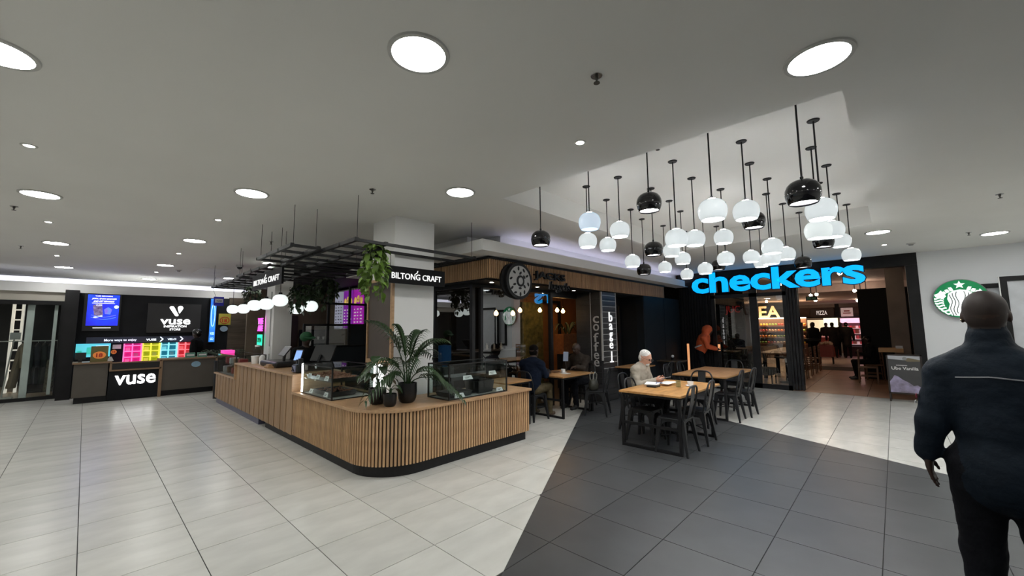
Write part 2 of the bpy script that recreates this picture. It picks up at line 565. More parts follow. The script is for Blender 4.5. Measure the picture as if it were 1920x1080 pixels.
# ================================================================== LETTERED PIER (coffee / bagel)
pier = thing('lettered_pier', 'black tiled pier lettered coffee and bagel in white', 'pier', (8.2, 5.05, 0))
obj('core', MB().box(7.89, 4.72, 0, 8.52, GY, 2.43), M('charcoal_pier_tile', (.028, .028, .03), .5, var=.2), pier)
ptile = M('charcoal_wall_tile', (.032, .032, .034), .35, var=.2, rnd=.12)
pline = M('pale_pier_joint', (.45, .45, .44), .6)
zs = [.02 + .125 * k for k in range(20)]
for k in range(len(zs) - 1):
    obj('tile', MB().box(7.90, 4.705, zs[k] + .004, 8.51, 4.722, zs[k + 1] - .004), ptile, pier)
    obj('tile', MB().box(7.873, 4.74, zs[k] + .004, 7.892, 5.38, zs[k + 1] - .004), ptile, pier)
mb = MB()
mb.box(7.868, 4.70, .9, 7.90, 4.735, 2.43)
mb.box(8.49, 4.70, .7, 8.515, 4.715, 2.43)
mb.box(7.865, 4.985, .9, 7.88, 5.0, 2.43)
z = .72
while z < 2.4:
    mb.box(7.9, 4.700, z, 8.5, 4.712, z + .012); z += .125
obj('ladder_line', mb, pline, pier)
mb = MB()
for ch, z0, h in zip('coffee', (1.73, 1.555, 1.31, 1.105, .93, .77), (.155, .155, .2, .2, .145, .145)):
    add_text(mb, ch, (7.871, 4.93, z0), -Y, Z, .15 if ch in 'co' else .13, h, .012, .004)
obj('coffee_lettering', mb, M('grey_white_lettering', (.5, .5, .49), .5, var=0), pier)
mb = MB()
for ch, z0, h, ww in zip('bagel', (1.76, 1.57, 1.31, 1.15, .86), (.22, .15, .21, .14, .23), (.15, .14, .14, .15, .035)):
    add_text(mb, ch, (8.16 + (.075 - ww / 2), 4.703, z0), X, Z, ww, h, .015, .008)
mb.box(8.16, 4.690, .845, 8.31, 4.705, .87)
obj('bagel_lettering', mb, sign_glow_soft, pier)

# ================================================================== SUPERMARKET entrance (plane X = 12.4)
mb = MB()
mb.box(12.36, -.46, 2.93, 12.60, 4.72, CEIL)
mb.box(12.38, -.46, 0, 12.62, -.27, 2.93)
obj('door_frame', mb, black_m, kind='structure', label='black portal frame around the supermarket entrance')
# left blind bay with vertical grooves
w = obj('wall_ribbed', MB().box(12.46, 3.79, 0, 12.62, 4.72, 2.93), dark_m, kind='structure', label='black ribbed panel left of the entrance glazing')
rb = mesh_from('rib', MB().box(-.03, -.028, 0, 0, .028, 2.8), black_m)
for k in range(11):
    inst('rib', rb, (12.46, 3.86 + .078 * k, .06), w)
dg = thing('door_1', 'black framed glazing with folded glass doors at the supermarket entrance', None, (12.4, 2.7, 0), kind='structure')
mb = MB()
for a, b in ((3.70, 3.80), (2.64, 2.82), (1.98, 2.06)):
    mb.box(12.37, a, 0, 12.45, b, 2.93)
mb.box(12.37, 1.98, 0, 12.45, 3.8, .12)
mb.box(12.37, 1.98, 2.42, 12.45, 3.8, 2.52)
obj('frame', mb, frame_m, dg)
obj('pane', MB().box(12.405, 2.82, .12, 12.415, 3.70, 2.42), glass_m, dg)
obj('pane', MB().box(12.405, 2.06, .12, 12.415, 2.64, 2.42), glass_m, dg)
for k in range(4):
    y0 = 1.74 + .065 * k
    leaf = MB()
    leaf.box(12.40, y0, .02, 12.44, y0 + .045, 2.92); leaf.box(12.58, y0, .02, 12.62, y0 + .045, 2.92)
    leaf.box(12.44, y0, .02, 12.58, y0 + .045, .14); leaf.box(12.44, y0, 2.80, 12.58, y0 + .045, 2.92)
    lf = obj('folded_leaf', leaf, frame_m, dg)
    obj('pane', MB().box(12.44, y0 + .018, .14, 12.58, y0 + .026, 2.80), glass_m, lf)
# interior shell
brown_floor = M('brown_stone_floor', (.30, .17, .105), .35, var=.2, scale=1.2, bump=.02)
fl = obj('floor_shop', MB().box(12.4, -4, -.05, 31, 9, -.003), grout_m, kind='structure', label='brown tiled floor inside the supermarket foyer')
tm = mesh_from('tile', MB().box(-.59, -.59, -.008, .59, .59, .0), brown_floor)
for i in range(7):
    for j in range(6):
        inst('tile', tm, (13.0 + 1.19 * i, -2.4 + 1.19 * j, .001), fl)
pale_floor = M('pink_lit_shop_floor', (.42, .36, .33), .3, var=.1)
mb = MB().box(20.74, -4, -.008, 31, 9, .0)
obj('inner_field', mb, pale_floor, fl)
shop_ceil = M('shop_ceiling_paint', (.40, .31, .28), .8)
obj('ceiling_shop', MB().box(12.62, -4, 3.15, 31, 9, 3.25), shop_ceil, kind='structure', label='brownish ceiling inside the supermarket')
obj('ceiling_drop', MB().box(19.0, -4, 2.88, 31, 9, 3.15), shop_ceil, kind='structure', label='lower ceiling band deep inside the supermarket')
obj('wall_shop_back', MB().box(30.5, -4, 0, 30.7, 9, 3.2), M('shop_back_wall', (.26, .19, .16), .8), kind='structure', label='brown rear wall of the supermarket')
obj('wall_shop_left', MB().box(12.62, 8.0, 0, 31, 8.2, 3.2), dark_m, kind='structure', label='dark left wall of the supermarket')
obj('wall_shop_right', MB().box(12.62, -4.2, 0, 31, -4, 3.2), dark_m, kind='structure', label='dark right wall of the supermarket')
obj('wall_curtain', MB().box(16.6, -1.9, 0, 16.8, .78, 2.75), M('black_drape_partition', (.006, .006, .006), .9), kind='structure', label='black partition behind the concrete pillar')
obj('column_concrete', MB().box(14.9, -.27, 0, 15.3, .095, 3.15), M('brown_concrete', (.24, .19, .155), .85, var=.15, scale=2, bump=.2, bscale=12), kind='structure', label='brown concrete pillar inside the supermarket foyer')
mb = MB()

# ================================================================== CEILING LIGHTS
rimmb = MB().lathe([(.150, -.012), (.172, -.012), (.175, 0), (.150, 0), (.150, -.012)], n=40)
rime = mesh_from('rim', rimmb, rim_m)
diff = mesh_from('diffuser', MB().lathe([(.0001, -.006), (.151, -.006), (.151, -.002), (.0001, -.002)], n=40), panel_lit)
def panel_light(x, y, label, group=None):
    t = thing('ceiling_light', label, 'ceiling light', (x, y, CEIL), group)
    a = inst('rim', rime, (x, y, CEIL), t); b = inst('diffuser', diff, (x, y, CEIL), t)
    for p in a.data.polygons: p.use_smooth = False
rows = {-.45: ([3.53, 6.945, 10.6, 14.42], 'leftmost'), 1.21: ([1.86, 5.23, 8.72, 12.45, 16.05], 'middle'), 2.87: ([.207, 3.52, 10.46, 14.32], 'right-hand')}
for xx, (ys, w) in rows.items():
    for k, yy in enumerate(ys):
        panel_light(xx, yy, 'round white ceiling light panel, %s one from the viewer in the %s line' % (ORD[k], w))
panel_light(9.15, .085, 'round white ceiling light panel just behind the lamp cluster, before the supermarket sign')
panel_light(10.76, -1.384, 'round white ceiling light panel above the man, in front of the grey wall')
for x, y in ((-.45, .2), (1.21, -1.4), (-2.1, 1.86), (-2.1, 5.2), (-2.1, 8.7), (-2.1, 12.4), (-3.8, 3.5), (-3.8, 7.0), (-3.8, 10.6), (2.87, -3.1), (4.4, -1.6), (6.0, -3.1), (7.6, -2.2), (9.2, -3.1), (6.0, -1.5), (10.9, -2.9), (11.6, -3.9), (7.6, -4.6), (4.4, -4.6), (-.45, -3.1), (-2.1, -1.4), (1.21, -4.8), (10.8, -4.6)):  # ceiling grid continued out of view, with extra panels added to brighten the right
    panel_light(x, y, 'unseen round ceiling light panel, continued grid with added fill lights', 'ceiling lights outside the picture')
srim = mesh_from('trim_ring', MB().lathe([(.033, -.006), (.05, -.008), (.052, 0), (.033, 0), (.033, -.006)], n=20), rim_m)
slens = mesh_from('lens', MB().lathe([(.0001, -.003), (.034, -.003), (.034, -.001), (.0001, -.001)], n=20), spot_lit)
spots = [(-.426, 5.178, 'left line, nearest'), (-.46, 8.636, 'left line, second'), (-.495, 12.33, 'left line, third'), (1.195, 6.845, 'middle line, nearest'), (1.2, 10.39, 'middle line, second'),
         (1.196, 14.07, 'middle line, third'), (2.793, 1.827, 'right line, between the two big panels'), (10.72, .026, 'just before the supermarket sign'), (2.98, 14.6, 'far end above the pergola')]
for x, y, w in spots:
    t = thing('ceiling_spotlight', 'small recessed ceiling spotlight, ' + w, 'spotlight', (x, y, CEIL))
    inst('trim_ring', srim, (x, y, CEIL), t); inst('lens', slens, (x, y, CEIL), t)
for k, (x, y) in enumerate(((4.80, 5.02), (6.01, 5.0), (7.2, 4.97))):
    t = thing('soffit_spotlight', 'small lit spotlight in the dark shop soffit, %s from the corner' % ORD[k], 'spotlight', (x, y, 2.43))
    inst('trim_ring', srim, (x, y, 2.43), t); inst('lens', slens, (x, y, 2.43), t)

# sprinklers
plate = mesh_from('plate', MB().lathe([(.0001, -.004), (.035, -.004), (.037, 0), (.0001, 0)], n=20), chrome_m)
noz = MB().lathe([(.0001, -.05), (.020, -.05), (.020, -.046), (.006, -.044), (.006, -.03), (.012, -.022), (.012, 0)], n=12)
nozm = mesh_from('nozzle', noz, M('dull_sprinkler_metal', (.10, .095, .085), .4, metal=.8))
sprs = [(2.099, 1.238, CEIL, 'near the two largest ceiling panels'), (3.95, 1.64, RECZ, 'inside the lamp recess'), (2.119, 4.147, CEIL, 'above the counter corner'), (-.708, 7.853, CEIL, 'at the left edge'), (2.166, 7.914, CEIL, 'left of the pergola'),
        (7.55, -1.05, CEIL, 'near the right edge'), (10.37, -1.05, CEIL, 'beside the far right ceiling panel'), (-.9, 11.4, CEIL, 'farther along the left')]
for x, y, z, w in sprs:
    t = thing('fire_sprinkler', 'small metal fire sprinkler on the ceiling ' + w, 'sprinkler', (x, y, z))
    inst('plate', plate, (x, y, z), t); inst('nozzle', nozm, (x, y, z), t)
x, y = 2.45, 11.3
t = thing('dome_camera', 'dark dome security camera on the ceiling above the stall', 'camera', (x, y, CEIL))
obj('base', MB().lathe([(.0001, -.05), (.075, -.05), (.08, 0), (.0001, 0)], (x, y, CEIL), 20), rim_m, t, smooth=.6)
obj('dome', MB().ball((x, y, CEIL - .05), .055, n=16), gloss_black_m, t, smooth=1)
for x, y, w in ((1.55, 13.2, 'beside a middle-line panel'), (10.9, -.35, 'by the far right spotlight')):
    t = thing('smoke_detector', 'round smoke detector on the ceiling ' + w, 'detector', (x, y, CEIL))
    obj('base', MB().lathe([(.0001, -.02), (.06, -.02), (.065, 0), (.0001, 0)], (x, y, CEIL), 20), rim_m, t)
    obj('head', MB().lathe([(.0001, -.045), (.03, -.045), (.04, -.02), (.0001, -.02)], (x, y, CEIL), 16), M('grey_plastic', (.3, .3, .3), .5), t)
t = thing('ceiling_grille', 'pale rectangular air grille flush with the ceiling near the cove', 'grille', (2.2, 13.0, CEIL))
obj('frame', MB().box(1.9, 12.3, CEIL - .012, 2.5, 13.7, CEIL), white_m, t)

# ================================================================== PENDANT LAMPS (7 x 5 grid in the recess)
pend_white = M('lit_opal_glass', (.86, .93, .96), .25, emit=PEND_EMIT, var=.02, coat=.3)
pend_dim = M('dim_opal_glass', (.62, .74, .88), .25, emit=.62, var=.02, coat=.3)
pend_grey = M('less_lit_opal_glass', (.74, .80, .80), .25, emit=.75, var=.02, coat=.3)
bulb_m = M('lit_bulb', (1, .98, .95), .4, emit=9, var=0)
prof = [(.0001, .100), (.03, .099), (.06, .092), (.085, .078), (.105, .055), (.117, .025), (.120, -.005), (.117, -.035), (.108, -.065), (.097, -.088), (.093, -.090), (.102, -.065), (.111, -.035), (.114, -.005), (.111, .022), (.099, .05), (.08, .072), (.055, .086), (.0001, .094)]
shw = mesh_from('shade', MB().lathe(prof, n=36), pend_white)
shd = mesh_from('shade', MB().lathe(prof, n=36), pend_dim)
shg = mesh_from('shade', MB().lathe(prof, n=36), pend_grey)
inner_lit = M('lit_inner_diffuser', (1, 1, 1), .5, emit=38, var=0)
shb = mesh_from('shade', MB().lathe(prof, n=36), gloss_black_m)
dif = mesh_from('diffuser', MB().lathe([(.0001, -.062), (.1085, -.062), (.1085, -.058), (.0001, -.058)], n=30), inner_lit)
bulb = mesh_from('bulb', MB().ball((0, 0, -.03), .028, n=12), bulb_m)
uplight = mesh_from('added_uplight_ring', MB().lathe([(.012, .1015), (.034, .1015), (.034, .1025), (.012, .1025), (.012, .1015)], n=20), M('lit_uplight_ring', (1, 1, 1), .5, emit=75, var=0))  # upward glowing ring added to brighten the recess ceiling, not a real opening
canm = mesh_from('canopy', MB().lathe([(.0001, -.012), (.045, -.012), (.05, -.004), (.05, 0), (.0001, 0)], n=20), black_m)
for me in (shw, shd, shg, shb, bulb):
    me.polygons.foreach_set('use_smooth', [True] * len(me.polygons))
XS = [3.77, 4.46, 5.15, 5.86, 6.53, 7.25, 8.02]
grid = [  # (y, z, colour) from right (small Y) to left, row by row away from the viewer
    [(.44, 2.66, 'b'), (1.10, 2.66, 'w'), (1.68, 2.86, 'b'), (2.37, 2.80, 'd'), (3.07, 2.72, 'b')],
    [(.40, 2.663, 'w'), (.99, 2.777, 'w'), (1.69, 2.613, 'w'), (2.375, 2.828, 'w'), (2.84, 2.765, 'w')],
    [(.50, 2.613, 'g'), (1.075, 2.824, 'b'), (1.725, 2.722, 'w'), (2.26, 2.665, 'b'), (2.94, 2.829, 'w')],
    [(.44, 2.73, 'w'), (1.04, 2.621, 'w'), (1.59, 2.833, 'w'), (2.30, 2.748, 'w'), (2.92, 2.664, 'w')],
    [(.59, 2.728, 'b'), (1.185, 2.575, 'w'), (1.76, 2.64, 'w'), (2.39, 2.72, 'w'), (3.05, 2.613, 'b')],
    [(.46, 2.818, 'w'), (1.11, 2.719, 'w'), (1.58, 2.735, 'w'), (2.285, 2.617, 'w'), (2.98, 2.719, 'w')],
    [(.40, 2.709, 'w'), (1.01, 2.661, 'b'), (1.60, 2.74, 'w'), (2.29, 2.762, 'b'), (2.87, 2.651, 'w')]]
cname = {'w': 'glowing white', 'b': 'glossy black', 'd': 'bluish dim white', 'g': 'greyish white'}
posn = ['rightmost', 'fourth from the left', 'third from the left', 'second from the left', 'leftmost']
for i, row in enumerate(grid):
    for j, (y, z, c) in enumerate(row):
        x = XS[i]
        rowt = 'the nearest row' if i == 0 else 'the farthest row' if i == 6 else 'the %s row away' % ORD[i]
        t = thing('pendant_lamp', '%s pendant lamp in %s of the cluster, %s' % (cname[c], rowt, posn[j]), 'pendant lamp', (x, y, z - .09), 'pendant lamps in the ceiling recess')
        sh_ = inst('shade', {'w': shw, 'b': shb, 'd': shd, 'g': shg}[c], (x, y, z), t)
        if c == 'd':
            inst('bulb', bulb, (x, y, z), sh_)
        else:
            inst('diffuser', dif, (x, y, z), sh_)
        if c != 'b':
            inst('added_uplight_ring', uplight, (x, y, z), sh_)
        inst('canopy', canm, (x, y, RECZ), t)
        obj('rod', MB().tube([(x, y, z + .095), (x, y, RECZ - .01)], .007, 6).lathe([(.012, .09), (.012, .125), (.004, .13)], (x, y, z), 8), black_m, t)

# ================================================================== BILTONG STALL: counter
R0 = .62
CX, CY = 2.13, 4.0      # outer edge of the counter top
CXE = 4.64              # right-hand end
ZT, ZH = .74, .985      # low and raised top
def path(d, y_end, x_end=CXE):
    """left run (along Y) -> rounded corner -> front run (along X), inset by d"""
    r = R0 - d
    pts = [(CX + d, y_end)]
    pts += arc(CX + R0, CY + R0, r, math.pi, 1.5 * math.pi, 14)
    pts += [(x_end, CY + d)]
    return pts
ctr = thing('counter', 'L-shaped oak slatted display counter with a rounded corner and black plinth', 'counter', (3.0, 6.0, 0))
def lslab(mb, d, y_end, x_end, z0, z1, depth):
    o = path(d, y_end, x_end)
    inner = [(x_end, CY + depth), (CX + depth, CY + depth), (CX + depth, y_end)]
    poly = [(p[0], p[1]) for p in o] + inner
    mb.prism(poly, (0, 0, z1), X, Y, z1 - z0)
    return mb
obj('worktop', lslab(MB(), 0, 6.48, CXE, ZT - .034, ZT, .80), woodtop_m, ctr, bevel=.003)
obj('body', lslab(MB(), .052, 6.48, CXE - .03, .13, ZT - .034, .78), woodback_m, ctr)
obj('plinth', lslab(MB(), .085, 7.9, CXE - .06, 0, .13, .74), black_m, ctr)
# slats round the low section
pp = path(.052, 6.48, CXE - .03)
seg = []
for a, b in zip(pp[:-1], pp[1:]):
    seg.append((a, b, math.dist(a, b)))
total = sum(s[2] for s in seg)
slm = mesh_from('slat', MB().box(-.012, 0, .125, .012, .017, ZT - .036), wood_m)
s, pitch = .02, .0405
while s < total - .01:
    d = s
    for a, b, L in seg:
        if d <= L:
            t = d / L; px, py = a[0] + t * (b[0] - a[0]), a[1] + t * (b[1] - a[1])
            ang = math.atan2(b[1] - a[1], b[0] - a[0])
            inst('slat', slm, (px, py, 0), ctr, rot=(0, 0, ang + math.pi))
            break
        d -= L
    s += pitch
# end board at the right-hand end
obj('end_board', MB().box(CXE - .03, CY + .05, .13, CXE - .012, CY + .78, ZT - .034), wood_m, ctr)
# raised section
obj('raised_worktop', MB().box(CX, 6.44, ZH - .03, CX + .78, 9.78, ZH), woodtop_m, ctr, bevel=.003)
obj('step_panel', MB().box(CX, 6.44, ZT, CX + .78, 6.475, ZH - .03), woodtop_m, ctr)
obj('step_panel', MB().box(CX, 9.75, ZT - .06, CX + .78, 9.78, ZH - .03), woodtop_m, ctr)
obj('raised_body', MB().box(CX + .05, 6.48, .12, CX + .76, 9.75, ZH - .03), woodback_m, ctr)
obj('far_body', MB().box(CX + .05, 9.75, .12, CX + .76, 11.55, .655), woodback_m, ctr)
obj('far_worktop', MB().box(CX, 9.75, .655, CX + .78, 11.6, .685), woodtop_m, ctr, bevel=.003)
obj('far_plinth', MB().box(CX + .06, 8.2, 0, CX + .74, 11.5, .12), M('violet_lit_plinth', (.10, .10, .16), .4), ctr)
y = 6.49; k = 0
while y < 11.5:
    wdt = (.095, .07, .11, .085)[k % 4]
    if 7.86 < y < 7.95: y = 7.95
    top = ZH - .032 if y + wdt < 9.76 else .654
    if y < 9.74 and y + wdt > 9.75: wdt = 9.75 - y; top = ZH - .032
    obj('plank', MB().box(CX + .03 + .004 * (k % 3), y + .003, .115, CX + .052, y + wdt - .003, top), plank_m, ctr)
    y += wdt; k += 1

# ---- glass display cases
trim_bl = M('black_case_trim', (.01, .01, .01), .35)
led_w = M('white_led_edge', (1, 1, 1), .5, emit=14.0, var=0)
case_base = M('pale_case_floor', (.42, .42, .40), .3)
tray_m = M('black_tray', (.012, .012, .012), .3)
meat_m = M('dried_meat', (.20, .075, .04), .6, c2=(.42, .21, .14), scale=30)
card_m = M('white_price_card', (.8, .8, .8), .6)
def case(name, label, x0, y0, x1, y1, z0, z1, lit=None):
    t = thing(name, label, 'display case', ((x0 + x1) / 2, (y0 + y1) / 2, z0))
    b = .011
    obj('base', MB().box(x0, y0, z0, x1, y1, z0 + .004), case_base, t)
    obj('base_rim', MB().box(x0, y0, z0, x1, y0 + b, z0 + .014).box(x0, y1 - b, z0, x1, y1, z0 + .014).box(x0, y0 + b, z0, x0 + b, y1 - b, z0 + .014).box(x1 - b, y0 + b, z0, x1, y1 - b, z0 + .014), trim_bl, t)
    g = .004
    for q in ((x0, y0 + b, x0 + g, y1 - b), (x1 - g, y0 + b, x1, y1 - b), (x0 + b, y0, x1 - b, y0 + g), (x0 + b, y1 - g, x1 - b, y1)):
        obj('pane', MB().box(q[0], q[1], z0 + .014, q[2], q[3], z1 - .014), clear_m, t)
    obj('pane', MB().box(x0 + b, y0 + b, z1 - .010, x1 - b, y1 - b, z1 - .004), clear_m, t)
    for px, py, nm in ((x0, y0, 'n'), (x1, y0, 'n'), (x0, y1, 'f'), (x1, y1, 'f')):
        sx = px if px == x0 else px - b * 1.6
        sy = py if py == y0 else py - b * 1.6
        lit_here = lit and (px, py) in lit
        obj('corner_post', MB().box(sx, sy, z0 + .014, sx + b * 1.6, sy + b * 1.6, z1), led_w if lit_here else trim_bl, t)
    mb = MB()
    mb.box(x0, y0, z1 - .014, x1, y0 + b, z1); mb.box(x0, y1 - b, z1 - .014, x1, y1, z1)
    mb.box(x0, y0, z1 - .014, x0 + b, y1, z1); mb.box(x1 - b, y0, z1 - .014, x1, y1, z1)
    obj('top_rim', mb, trim_bl, t)
    zs = (z0 + z1) / 2
    obj('shelf', MB().box(x0 + .03, y0 + .03, zs - .004, x1 - .03, y1 - .03, zs + .004), clear_m, t)
    return t, zs
cA, zsA = case('display_case', 'lit glass display case of dried meat on the left counter run', 2.19, 5.22, 2.78, 6.26, ZT, 1.155, lit={(2.19, 6.26), (2.78, 5.22)})
cB, zsB = case('display_case', 'unlit glass display case with black trays at the counter end', 3.16, 4.08, 4.20, 4.54, ZT, 1.185)
def tray(label, x0, y0, x1, y1, z, h=.05, fill=0):
    t = thing('serving_tray', label, 'tray', ((x0 + x1) / 2, (y0 + y1) / 2, z))
    mb = MB()
    a = .02
    outer = [(x0 + a, y0 + a), (x1 - a, y0 + a), (x1 - a, y1 - a), (x0 + a, y1 - a)]
    vs = [(p[0], p[1], z) for p in outer] + [(x0, y0, z + h), (x1, y0, z + h), (x1, y1, z + h), (x0, y1, z + h)]
    ins = [(x0 + a + .006, y0 + a + .006, z + .006), (x1 - a - .006, y0 + a + .006, z + .006), (x1 - a - .006, y1 - a - .006, z + .006), (x0 + a + .006, y1 - a - .006, z + .006)]
    it = [(x0 + .008, y0 + .008, z + h), (x1 - .008, y0 + .008, z + h), (x1 - .008, y1 - .008, z + h), (x0 + .008, y1 - .008, z + h)]
    fs = [(3, 2, 1, 0)] + [(i, (i + 1) % 4, 4 + (i + 1) % 4, 4 + i) for i in range(4)]
    fs += [(4 + i, 4 + (i + 1) % 4, 12 + (i + 1) % 4, 12 + i) for i in range(4)]
    fs += [(12 + i, 12 + (i + 1) % 4, 8 + (i + 1) % 4, 8 + i) for i in range(4)] + [(8, 9, 10, 11)]
    mb.add(vs + ins + it, fs)
    obj('tray_body', mb, tray_m, t)
    if fill:
        mb = MB()
        for k in range(fill):
            px = random.uniform(x0 + .05, x1 - .05); py = random.uniform(y0 + .05, y1 - .05)
            rr = 1 - max(abs(px - (x0 + x1) / 2) / (x1 - x0), abs(py - (y0 + y1) / 2) / (y1 - y0)) * 2
            pz = z + h * .6 + max(0, rr) * .09 * random.random()
            an = random.random() * 6.28; L = random.uniform(.02, .045)
            d = Vector((math.cos(an), math.sin(an), random.uniform(-.4, .4))) * L
            c = Vector((px, py, pz))
            mb.tube([c - d, c, c + d + Vector((0, 0, .006))], [.006, .011, .005], 5)
        obj('dried_meat_pieces', mb, [meat_m], t, kind='stuff', smooth=1)
    return t
tray('black tray heaped with dried meat on the lit case upper shelf', 2.23, 5.33, 2.66, 6.2, zsA + .004, .05, 260)
tray('black tray with little meat at the bottom of the lit case', 2.26, 5.42, 2.62, 6.0, ZT + .014, .06, 30)
tray('long black tray on the upper shelf of the unlit case', 3.24, 4.14, 3.75, 4.45, zsB + .004, .045)
tray('short black tray right on the upper shelf of the unlit case', 3.80, 4.14, 4.13, 4.45, zsB + .004, .045)
tray('black tray at the bottom left of the unlit case', 3.24, 4.16, 3.62, 4.48, ZT + .014, .06)
tray('deep black bin at the bottom middle of the unlit case', 3.72, 4.16, 4.02, 4.46, ZT + .014, .16)
def card(label, p, r, w=.10, h=.05):
    """small folded card standing in front of a tray"""
    t = thing('price_card', label, 'price card', p)
    r = vec(r); n = r.cross(Z)
    o = vec(p) - r * w / 2
    mb = MB()
    mb.prism([(0, 0), (w, 0), (w * .9, h), (w * .1, h)], o, r, (Z - n * .35).normalized(), .003)
    cs_ = obj('card_sheet', mb, card_m, t)
    mb = MB()
    for k, (a, b) in enumerate(((.2, .75), (.25, .6))):
        mb.obox(o + r * (w * a) + (Z - n * .35).normalized() * (h * (.55 - .25 * k)) + n * .0005, r, (Z - n * .35).normalized(), n, w * (b - a), h * .1, .001)
    obj('print', mb, M('grey_print', (.1, .1, .1), .7) if 'grey_print' not in MATS else MATS['grey_print'], cs_)
for k in range(3):
    card('white price card by the heaped meat tray, %s from the lit post' % ORD[k], (2.215, 6.05 - .29 * k, zsA + .02), -Y, .13, .06)
for k in range(2):
    card('white price card at the foot of the lit case, %s from the lit post' % ORD[k], (2.225, 6.0 - .5 * k, ZT + .016), -Y, .13, .06)
card('white price card on the unlit case upper shelf, by the long tray', (3.50, 4.115, zsB + .006), X, .17, .055)
card('white price card on the unlit case upper shelf, by the short tray', (3.95, 4.115, zsB + .03), X, .15, .055)
card('white price card at the bottom left of the unlit case', (3.36, 4.11, ZT + .016), X, .17, .055)
card('white price card at the bottom right of the unlit case', (4.08, 4.11, ZT + .016), X, .13, .05)

# far small glass case on the low far end
cC, zsC = case('display_case', 'small glass case of packets at the far low end of the counter', 2.17, 9.85, 2.72, 11.5, .685, 1.12)
pk_cols = [M('packet_red', (.35, .05, .05), .5), M('packet_white', (.6, .6, .6), .5), M('packet_brown', (.18, .09, .04), .5), M('packet_pink_lit', (.9, .05, .35), .5, emit=1.2, var=0)]
for k in range(8):
    yy = 9.98 + .185 * k
    zz = .70 if k % 2 else zsC + .005
    tagit(obj('snack_packet', MB().box(2.26, yy, zz, 2.42, yy + .11, zz + .13), pk_cols[k % 3], bevel=.01), 'small snack packet in the far glass case, %s along' % ORD[k], 'packet')
tagit(obj('snack_box', MB().box(2.2, 11.05, 1.12, 2.4, 11.4, 1.19), pk_cols[3]), 'pink glowing low box on top of the far glass case', 'box')

# ================================================================== WHITE COLUMNS and stall backdrop
cl1 = obj('column_white', MB().box(2.85, 4.90, 0, 3.50, 5.51, CEIL), white_m, kind='structure', label='white square column rising behind the counter corner')
brown_board = M('brown_grey_board', (.085, .066, .055), .55)
t = thing('notice_board', 'brown grey board in an oak frame on the white column side', 'board', (2.83, 5.2, 1.1))
obj('panel', MB().box(2.835, 4.93, 1.22, 2.85, 5.56, 2.30), brown_board, t)
mb = MB()
mb.box(2.815, 4.88, 1.16, 2.85, 4.93, 2.34); mb.box(2.815, 5.56, 1.16, 2.85, 5.585, 2.34)
mb.box(2.815, 4.93, 1.16, 2.85, 5.56, 1.22); mb.box(2.815, 4.93, 2.30, 2.85, 5.56, 2.34)
obj('frame', mb, woodtop_m, t)
cl2 = obj('column_white_far', MB().box(2.85, 9.95, 0, 3.22, 10.56, CEIL), white_m, kind='structure', label='white column standing beside the neon sign')
t = thing('cable_conduit', 'grey cable conduit with switch box on the far white column', 'conduit', (2.84, 10.1, 1.0))
obj('pipe', MB().tube([(2.84, 10.12, .95), (2.84, 10.12, 2.5)], .012, 8), M('grey_conduit', (.4, .4, .4), .5), t)
obj('switch_box', MB().box(2.81, 10.06, 1.12, 2.85, 10.18, 1.28), white_m, t, bevel=.006)
t = thing('neon_sign', 'small pink and green neon open sign by the far column', 'neon sign', (2.82, 10.52, 1.3))
neon_p = M('pink_neon', (1, .05, .75), .5, emit=3.5, var=0); neon_g = M('green_neon', (.02, .85, .45), .5, emit=1.4, var=0)
obj('backing', MB().box(2.80, 10.50, 1.28, 2.81, 10.90, 1.95), clear_m, t)
mb = MB()
add_text(mb, 'WE', (2.80, 10.88, 1.78), -Y, Z, .36, .14, .012, .02)
add_text(mb, 'ARE', (2.80, 10.88, 1.62), -Y, Z, .36, .13, .012, .02)
obj('pink_tube', mb, neon_p, t)
mb = MB(); mb.box(2.79, 10.52, 1.3, 2.80, 10.88, 1.54)
obj('green_plate', mb, neon_g, t)
mb = MB(); add_text(mb, 'OPEN', (2.79, 10.85, 1.36), -Y, Z, .3, .11, .006, .02)
obj('lettering', mb, M('dark_green_letter', (.0, .12, .07), .5), t)

# partition behind the stall with black glazing bars
part = thing('window_3', 'black barred window partition behind the stall with menu boards beyond', None, (3.85, 9.0, 0), kind='structure')
obj('lower_panel', MB().box(3.16, 9.0, 0, 4.69, 9.08, 1.27), navy_m, part)
mb = MB()
for xa in (3.17, 3.66, 4.13, 4.52):
    mb.box(xa - .022, 9.0, 1.27 if xa != 3.17 else 1.27, xa + .022, 9.05, 2.62 if xa != 3.17 else 1.74)
mb.box(3.15, 9.0, 1.72, 4.55, 9.05, 1.765); mb.box(3.5, 9.0, 2.19, 4.55, 9.05, 2.235); mb.box(3.15, 9.0, 1.25, 4.55, 9.05, 1.29)
obj('glazing_bar', mb, black_m, part)
obj('dark_infill', MB().box(4.13, 9.02, 1.27, 4.50, 9.03, 1.72), navy_m, part)
obj('pane', MB().box(3.19, 9.022, 1.29, 4.1, 9.027, 1.72), glass_m, part)
khaki = M('khaki_inner_wall', (.16, .125, .085), .8, var=.1)
mb = MB()
mb.box(3.3, 14.0, 0, 5.6, 14.1, 2.9); mb.box(5.6, 9.1, 0, 5.7, 14.1, 2.9)
obj('wall_stall_inner', mb, khaki, kind='structure', label='khaki walls in the room behind the stall partition')
obj('wall_stall_top', MB().box(3.3, 9.1, 2.95, 5.7, 14.1, 3.0), dark_m, kind='structure', label='dark ceiling behind the stall partition')
obj('door_2', MB().box(4.0, 13.96, 0, 4.7, 14.0, 2.1), M('dark_brown_door', (.03, .018, .013), .5), kind='structure', label='dark brown inner door seen through the partition')
